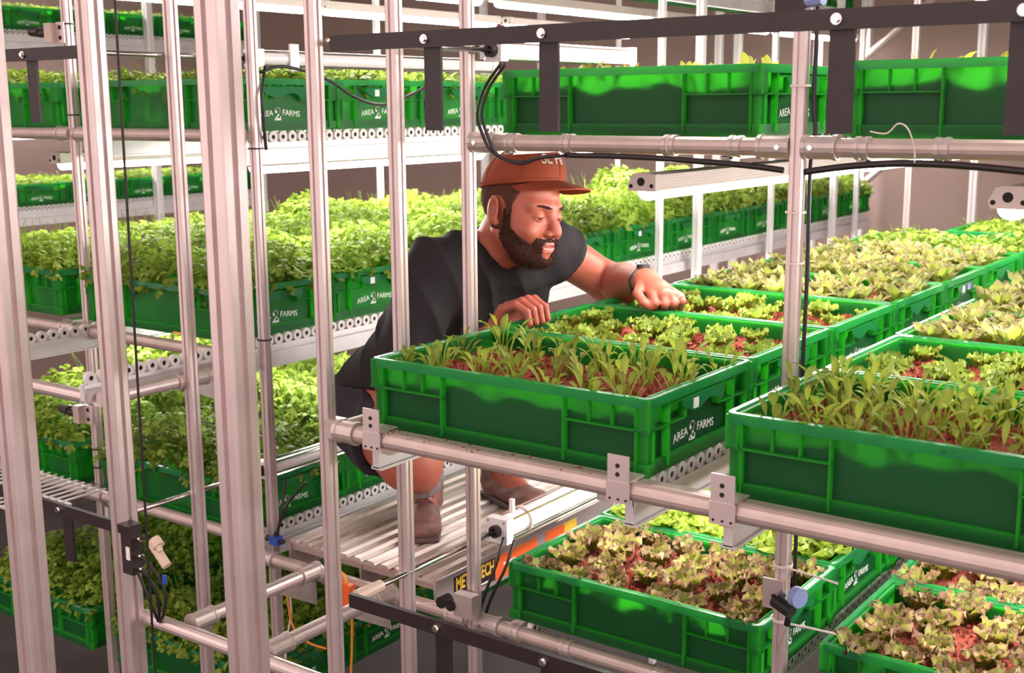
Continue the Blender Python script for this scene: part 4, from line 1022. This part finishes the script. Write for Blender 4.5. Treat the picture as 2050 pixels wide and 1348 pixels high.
# watch and ring
wd_ = (Lw - Le) / np.linalg.norm(Lw - Le); wc = Lw - wd_ * .020; wu = np.cross(wd_, A_(0, 0, 1)); wu /= np.linalg.norm(wu); wv = np.cross(wu, wd_)
wt = MB(); wt.ring(wc - wd_ * .008, wc + wd_ * .008, .0345, .0315, 24); wa = wt.build('watch_strap', M['rubber'], man, smooth=True)
fc = wc + iu * .034; MB().cyl(fc - iu * .003, fc + iu * .006, .016, 16).build('watch_case', M['rubber'], wa)
b0, b1 = LF[3][0], LF[3][1]; rc_ = b0 * .45 + b1 * .55; dd = (b1 - b0) / np.linalg.norm(b1 - b0)
MB().ring(rc_ - dd * .002, rc_ + dd * .002, .0108, .0092, 16).build('finger_ring', M['steel'], man, smooth=True)

# ---------------------------------------------------------------- hoses, cables, valves and fittings
def spline(pts, n=6):
    P = [Vector(p) for p in pts]; out = []
    for i in range(len(P) - 1):
        p0, p1, p2, p3 = P[max(i - 1, 0)], P[i], P[i + 1], P[min(i + 2, len(P) - 1)]
        for k in range(n):
            t = k / n; out.append(.5 * ((2 * p1) + (p2 - p0) * t + (2 * p0 - 5 * p1 + 4 * p2 - p3) * t * t + (3 * p1 - p0 - 3 * p2 + p3) * t ** 3))
    return out + [P[-1]]
def hose(name, pts, r, m_, label, cat='hose', group=None):
    return tag(MB().tube(spline(pts), r, 8).build(name, M[m_], smooth=True), label, cat, group)
tag(MB().cyl((-2.046, 1.5, -2.2), (-2.012, 1.5, 1.4), .0026, 8).build('hanging_cable', M['rubber']), 'thin dark cable hanging beside the doubled post at the left', 'cable')
for d, nm in ((0, 'outer'), (.012, 'inner')):
    hose('air_hose', [(-1.49 + d, 2.015, .082), (-1.529 + d, 2.012, .036), (-1.547 + d, 2.01, -.014), (-1.542 + d, 2.015, -.051), (-1.518 + d, 2.02, -.094 - d * .3), (-1.461 + d, 2.02, -.113 - d * .3), (-1.40, 2.02, -.104), (-1.346 - d, 2.03, -.098)], .0032, 'rubber', 'black air hose looping over the cap beside the upper tube, %s one' % nm, 'hose', 'black air hoses')
hose('cable', [(-1.346, 2.035, -.098), (-1.203, 2.03, -.098), (-1.045, 2.03, -.104), (-.945, 2.03, -.110), (-.885, 2.03, -.116)], .0055, 'rubber', 'thick black cable slung under the upper tube left of the post')
hose('cable', [(-.845, 2.03, -.118), (-.762, 2.03, -.106), (-.661, 2.03, -.099), (-.557, 2.03, -.102), (-.40, 2.03, -.112), (-.25, 2.03, -.10)], .006, 'rubber', 'thick black cable slung under the upper tube at the right edge')
hose('cable', [(-.845, 2.06, .2), (-.845, 2.06, .089), (-.846, 2.06, .006), (-.842, 2.063, -.054), (-.850, 2.066, -.118), (-.848, 2.066, -.307), (-.850, 2.066, -.5), (-.85, 2.066, -.9)], .004, 'rubber', 'black cable running down the right-hand rack post')
hose('air_hose', [(-2.33, 2.16, .10), (-2.31, 2.128, .03), (-2.31, 2.13, -.044), (-2.318, 2.14, -.105)], .004, 'rubber', 'short black air hose hanging from the long cylinder at the left', 'hose', 'black air hoses')
hose('air_hose', [(-2.33, 2.142, .085), (-2.315, 2.21, .100), (-2.31, 2.35, .072), (-2.31, 2.462, .024), (-2.31, 2.561, .004), (-2.315, 2.66, .020), (-2.33, 2.8, .06)], .004, 'rubber', 'black air hose drooping across the crate fronts behind the mast post', 'hose', 'black air hoses')
cb = thing('cable_clip', (-2.36, 2.27, .09), 'white clip with a tie around the long air cylinder at the left', 'clip')
MB().box(-2.342, -2.336, 2.255, 2.285, .09, .158).build('clip_plate', M['alu_white'], cb); MB().ring((-2.36, 2.262, .12), (-2.36, 2.278, .12), .0225, .0185, 18).build('tie', M['alu_white'], cb)
cb = thing('cable_clip', (-1.625, 2.25, -.975), 'clip and ring around the white cylinder beside the platform', 'clip')
MB().box(-1.632, -1.622, 2.225, 2.235, -.948, -.915).build('clip_plate', M['alu_white'], cb); MB().ring((-1.625, 2.262, -.975), (-1.625, 2.270, -.975), .034, .0295, 20).build('tie', M['zip'], cb)
# valves
def valve(c, label, m_='blue', ax=1):
    o = thing('flow_valve', c, label, 'valve', 'blue flow valves'); x, y, z = c
    MB().cbox((x, y, z + .014), (.030, .022, .022)).build('body', M[m_], o); MB().cyl((x - .016, y, z + .014), (x - .034, y, z + .014), .008, 10).build('knob', M['rubber'], o)
    MB().cyl((x + .014, y, z + .014), (x + .030, y, z + .017), .006, 10).build('port', M['rubber'], o); MB().cyl((x, y, z + .024), (x, y, z + .036), .005, 8).build('stem', M['rubber'], o)
valve((-2.275, 2.075, -1.122), 'small blue flow valve at the corner of the walk plank')
hose('air_hose', [(-2.182, 2.10, -.94), (-2.232, 2.085, -1.0), (-2.262, 2.08, -1.06), (-2.272, 2.078, -1.095)], .0035, 'rubber', 'black hose curving down to the blue valve, right one', 'hose', 'black air hoses')
hose('air_hose', [(-2.278, 2.12, -.95), (-2.262, 2.09, -1.02), (-2.276, 2.08, -1.095)], .0035, 'rubber', 'black hose dropping to the blue valve, left one', 'hose', 'black air hoses')
o = thing('limit_switch', (-.86, 2.03, -.935), 'metal bracket with black switch and pale blue cap on the right rack post', 'switch')
MB().box(-.893, -.852, 2.020, 2.0235, -.93, -.872).build('bracket', M['alu'], o); MB().cyl((-.870, 2.020, -.905), (-.870, 2.0185, -.905), .005, 10).build('bolt_hole', M['dark'], o)
MB().cyl((-.862, 2.005, -.905), (-.822, 1.992, -.915), .013, 12).build('switch_body', M['rubber'], o); MB().cyl((-.845, 2.004, -.896), (-.852, 2.002, -.888), .009, 10).build('knob', M['rubber'], o)
MB().cyl((-.824, 2.006, -.888), (-.81, 2.0, -.888), .019, 16).build('blue_cap', M['bluepale'], o); MB().cyl((-.828, 1.995, -.92), (-.834, 2.0, -.945), .006, 10).build('gland', M['rubber'], o)
hose('thin_wire', [(-.833, 2.0, -.945), (-.845, 2.005, -.98), (-.856, 2.01, -1.03), (-.858, 2.015, -1.2)], .0015, 'cast', 'thin grey wire hanging from the switch on the right rack post', 'wire')
for z, zz in ((-.850, -.856), (-.959, -.953)):
    o = thing('zip_tie', (-.86, 2.03, z), 'pale zip tie with a long tail on the right rack post, %s one' % ('upper' if z > -.9 else 'lower'), 'zip tie', 'pale zip ties')
    MB().ring((-.867, 2.05, z - .003), (-.867, 2.05, z + .003), .0185, .017, 16).build('loop', M['zip'], o); MB().tube([(-.85, 2.035, z), (-.80, 2.03, (z + zz) / 2 + .002), (-.752, 2.03, zz)], .0022, 5).build('tail', M['zip'], o)
for z in (.03, -.19, -.28): tag(MB().ring((-.867, 2.05, z - .0018), (-.867, 2.05, z + .0018), .0185, .017, 16).build('zip_tie', M['zip']), 'zip tie around the right rack post, %s' % {.03: 'above the upper tube', -.19: 'just under the grow light', -.28: 'level with the far seedlings'}[z], 'zip tie', 'pale zip ties')
for x, nm in ((-1.346, 'above the cap brim'), (-1.12, 'beside the hanging plate')): tag(MB().ring((x - .0015, 2.05, -.076), (x + .0015, 2.05, -.076), .020, .0175, 16).build('zip_tie', M['zip']), 'zip tie around the upper tube ' + nm, 'zip tie', 'pale zip ties')
hose('loose_tie', [(-.725, 2.01, -.047), (-.697, 2.01, -.050), (-.678, 2.01, -.034), (-.661, 2.01, -.044), (-.653, 2.02, -.076), (-.653, 2.025, -.098)], .0014, 'zip', 'curly loose tie end sticking up from the upper tube at the right', 'zip tie')
for x, y, z, nm in ((-3.03, 2.085, .229, 'slim left rack post near the top'), (-3.03, 2.085, -.018, 'slim left rack post beside the top crates'), (-3.03, 2.085, -.985, 'slim left rack post beside the lower crate'), (-3.03, 2.085, -1.04, 'slim left rack post just above the low tube'), (-2.333, 2.12, -.589, 'rack post by the middle roller track'), (-2.333, 2.12, -.102, 'rack post below the top roller track')):
    tag(MB().ring((x, y, z - .002), (x, y, z + .002), .019, .0172, 14).build('zip_tie', M['rubber']), 'black zip tie around the ' + nm, 'zip tie', 'black zip ties')
for z, nm in ((.205, 'upper'), (-.878, 'lower')):
    o = thing('limit_switch', (-3.05, 2.065, z - .03), 'drilled bracket with black knob on the slim left post, %s one' % nm, 'switch', 'switches on the left post')
    MB().box(-3.047, -3.012, 2.060, 2.0635, z - .028, z + .028).build('bracket', M['alu'], o); MB().box(-3.075, -3.047, 2.04, 2.0635, z - .026, z + .026).build('bracket_side', M['alu_dull'], o)
    for dz in (-.014, .014): MB().cyl((-3.03, 2.060, z + dz), (-3.03, 2.0585, z + dz), .006, 10).build('bolt_hole', M['dark'], o)
    MB().cyl((-3.075, 2.05, z), (-3.105, 2.05, z), .012, 12).build('knob', M['rubber'], o); MB().cyl((-3.105, 2.05, z + .004), (-3.150, 2.05, z + .006), .0145, 10, .012).build('lever', M['rubber'], o)
o = thing('limit_switch', (-1.6, 2.03, -1.14), 'grey clamp block with small black knobs on the post by the plank', 'switch')
MB().box(-1.628, -1.576, 2.005, 2.033, -1.128, -1.075).build('block', M['cast'], o)
for x in (-1.635, -1.662): MB().cyl((x, 2.0, -1.105), (x, 2.03, -1.105), .014, 8).build('knob', M['rubber'], o)
MB().cyl((-1.67, 2.01, -1.112), (-1.74, 2.01, -1.130), .0022, 6).build('rod', M['zip'], o)
o = thing('limit_switch', (-.86, 2.03, .15), 'dark switch and blue plug at the top of the right rack post', 'switch')
MB().box(-.90, -.845, 2.005, 2.033, .150, .20).build('body', M['black'], o); MB().cyl((-.845, 2.015, .170), (-.815, 2.01, .172), .012, 10).build('plug', M['bluepale'], o)
for d, nm in ((0, 'left'), (.03, 'right')):
    hose('air_hose', [(-1.60 + d, 2.16, -.985), (-1.585 + d * .9, 2.11, -1.03), (-1.60 + d * .7, 2.09, -1.092), (-1.618 + d * .5, 2.09, -1.16), (-1.61, 2.12, -1.24)], .0035, 'rubber', 'black air hose hanging from the white cylinder by the plank, %s one' % nm, 'hose', 'black air hoses')
# orange cable and reel hook under the plank
o = thing('cable_bundle', (-1.98, 2.01, -1.22), 'orange cord coiled over the tube under the plank', 'cord')
MB().tube(spline([(-1.985 + .03 * math.cos(t * 1.05), 2.005, -1.15 + .045 * math.sin(t * 1.05)) for t in range(13)]), .006, 6).build('coil', M['cord_orange'], o, smooth=True)
MB().box(-1.985, -1.94, 1.995, 2.015, -1.185, -1.13).build('orange_plate', M['orange'], o)
hose('cord', [(-2.162, 2.0, -1.19), (-2.155, 2.0, -1.25), (-2.139, 2.0, -1.292), (-2.09, 2.0, -1.315), (-2.03, 2.0, -1.315)], .003, 'cord_orange', 'orange cord drooping left of the coil under the plank', 'cord', 'orange cords')
hose('cord', [(-1.936, 2.0, -1.162), (-1.939, 2.0, -1.23), (-1.943, 2.0, -1.30), (-1.953, 2.0, -1.40)], .003, 'cord_orange', 'orange cord hanging straight down under the plank', 'cord', 'orange cords')
hose('cord', [(-2.175, 2.02, -1.2), (-2.17, 2.02, -1.26), (-2.185, 2.02, -1.32), (-2.20, 2.02, -1.4)], .0025, 'zip', 'pale cord hanging at the left end under the plank', 'cord')
# valve block with hoses on the lift post
o = thing('valve_block', (-2.2, 1.58, -1.02), 'black valve block with white tag on the doubled post', 'valve block')
MB().box(-2.225, -2.185, 1.565, 1.60, -.925, -.905).build('cap', M['black'], o); MB().box(-2.222, -2.186, 1.57, 1.60, -1.02, -.925).build('block', M['labelblack'], o); MB().box(-2.205, -2.192, 1.5685, 1.57, -.985, -.955).build('tag', M['tagwhite'], o)
for dz in (-.935, -.975, -1.005): MB().cyl((-2.186, 1.585, dz), (-2.17, 1.585, dz), .006, 8).build('port', M['steel'], o)
o = thing('hose_fitting', (-2.12, 1.6, -.99), 'beige plastic hose fitting beside the valve block', 'fitting')
MB().cyl((-2.152, 1.6, -.945), (-2.105, 1.6, -.988), .011, 12).build('barrel', M['beige'], o); MB().cyl((-2.145, 1.6, -.935), (-2.128, 1.6, -.948), .014, 10).build('collar', M['beige'], o); MB().cyl((-2.125, 1.595, -.945), (-2.118, 1.595, -.955), .007, 8).build('nipple', M['beige'], o)
for k, (pts, nm) in enumerate((([(-2.172, 1.585, -.975), (-2.14, 1.59, -1.0), (-2.118, 1.6, -1.05), (-2.125, 1.6, -1.10), (-2.155, 1.61, -1.135)], 'right'), ([(-2.172, 1.585, -1.005), (-2.15, 1.59, -1.03), (-2.143, 1.6, -1.08), (-2.158, 1.61, -1.135)], 'middle'), ([(-2.19, 1.585, -1.015), (-2.178, 1.59, -1.05), (-2.165, 1.6, -1.10), (-2.162, 1.61, -1.135)], 'left'), ([(-2.172, 1.585, -.935), (-2.158, 1.59, -.93), (-2.145, 1.6, -.938)], 'topmost'))):
    hose('air_hose', pts, .0035, 'rubber', 'black hose curving from the valve block on the doubled post, %s one' % nm, 'hose', 'black air hoses')
tag(MB().cyl((-2.116, 1.6, -1.012), (-2.117, 1.6, -1.03), .0055, 10).build('hose_coupling', M['blue']), 'small blue coupling on the hose beside the beige fitting', 'fitting')
# wire grating at the left
o = thing('wire_grating', (-3.0, 1.83, -1.06), 'pale wire grating shelf behind the lower left linkage bar', 'grating')
for k in range(19): MB().cyl((-3.45 + .033 * k, 1.72, -1.05), (-3.45 + .033 * k, 1.98, -1.05), .0032, 6).build('wire', M['alu_white'], o)
for y in (1.73, 1.85, 1.97): MB().cyl((-3.47, y, -1.055), (-2.83, y, -1.055), .0045, 6).build('cross_wire', M['alu_white'], o)
# stickers and loose soil crumbs
for x, y, z, nm in ((-2.44, 3.0, 0, ''),): pass
o = tag(MB().box(-2.62, -2.56, 2.058, 2.0595, -.594, -.588).build('sticker', M['skinny']), 'small yellow sticker strip under the left middle crate', 'sticker')
rng = random.Random(4); cr = MB()
for k in range(46):
    x = rng.uniform(-1.45, -1.0); y = rng.uniform(1.577, 1.612); z = -.5795 if y > 1.592 else -.594 + math.sqrt(max(0, .0165 ** 2 - (y - 1.59) ** 2)); s = rng.uniform(.0012, .004)
    cr.add([(x - s, y, z - .0005), (x + s, y - s * .6, z - .0005), (x + s * .3, y + s, z - .0005), (x, y, z + s * .8)], [(0, 1, 3), (1, 2, 3), (2, 0, 3), (0, 2, 1)])
tag(cr.build('soil_crumbs', M['soil']), 'red brown soil crumbs spilled on the front rail', 'soil', None, 'stuff')
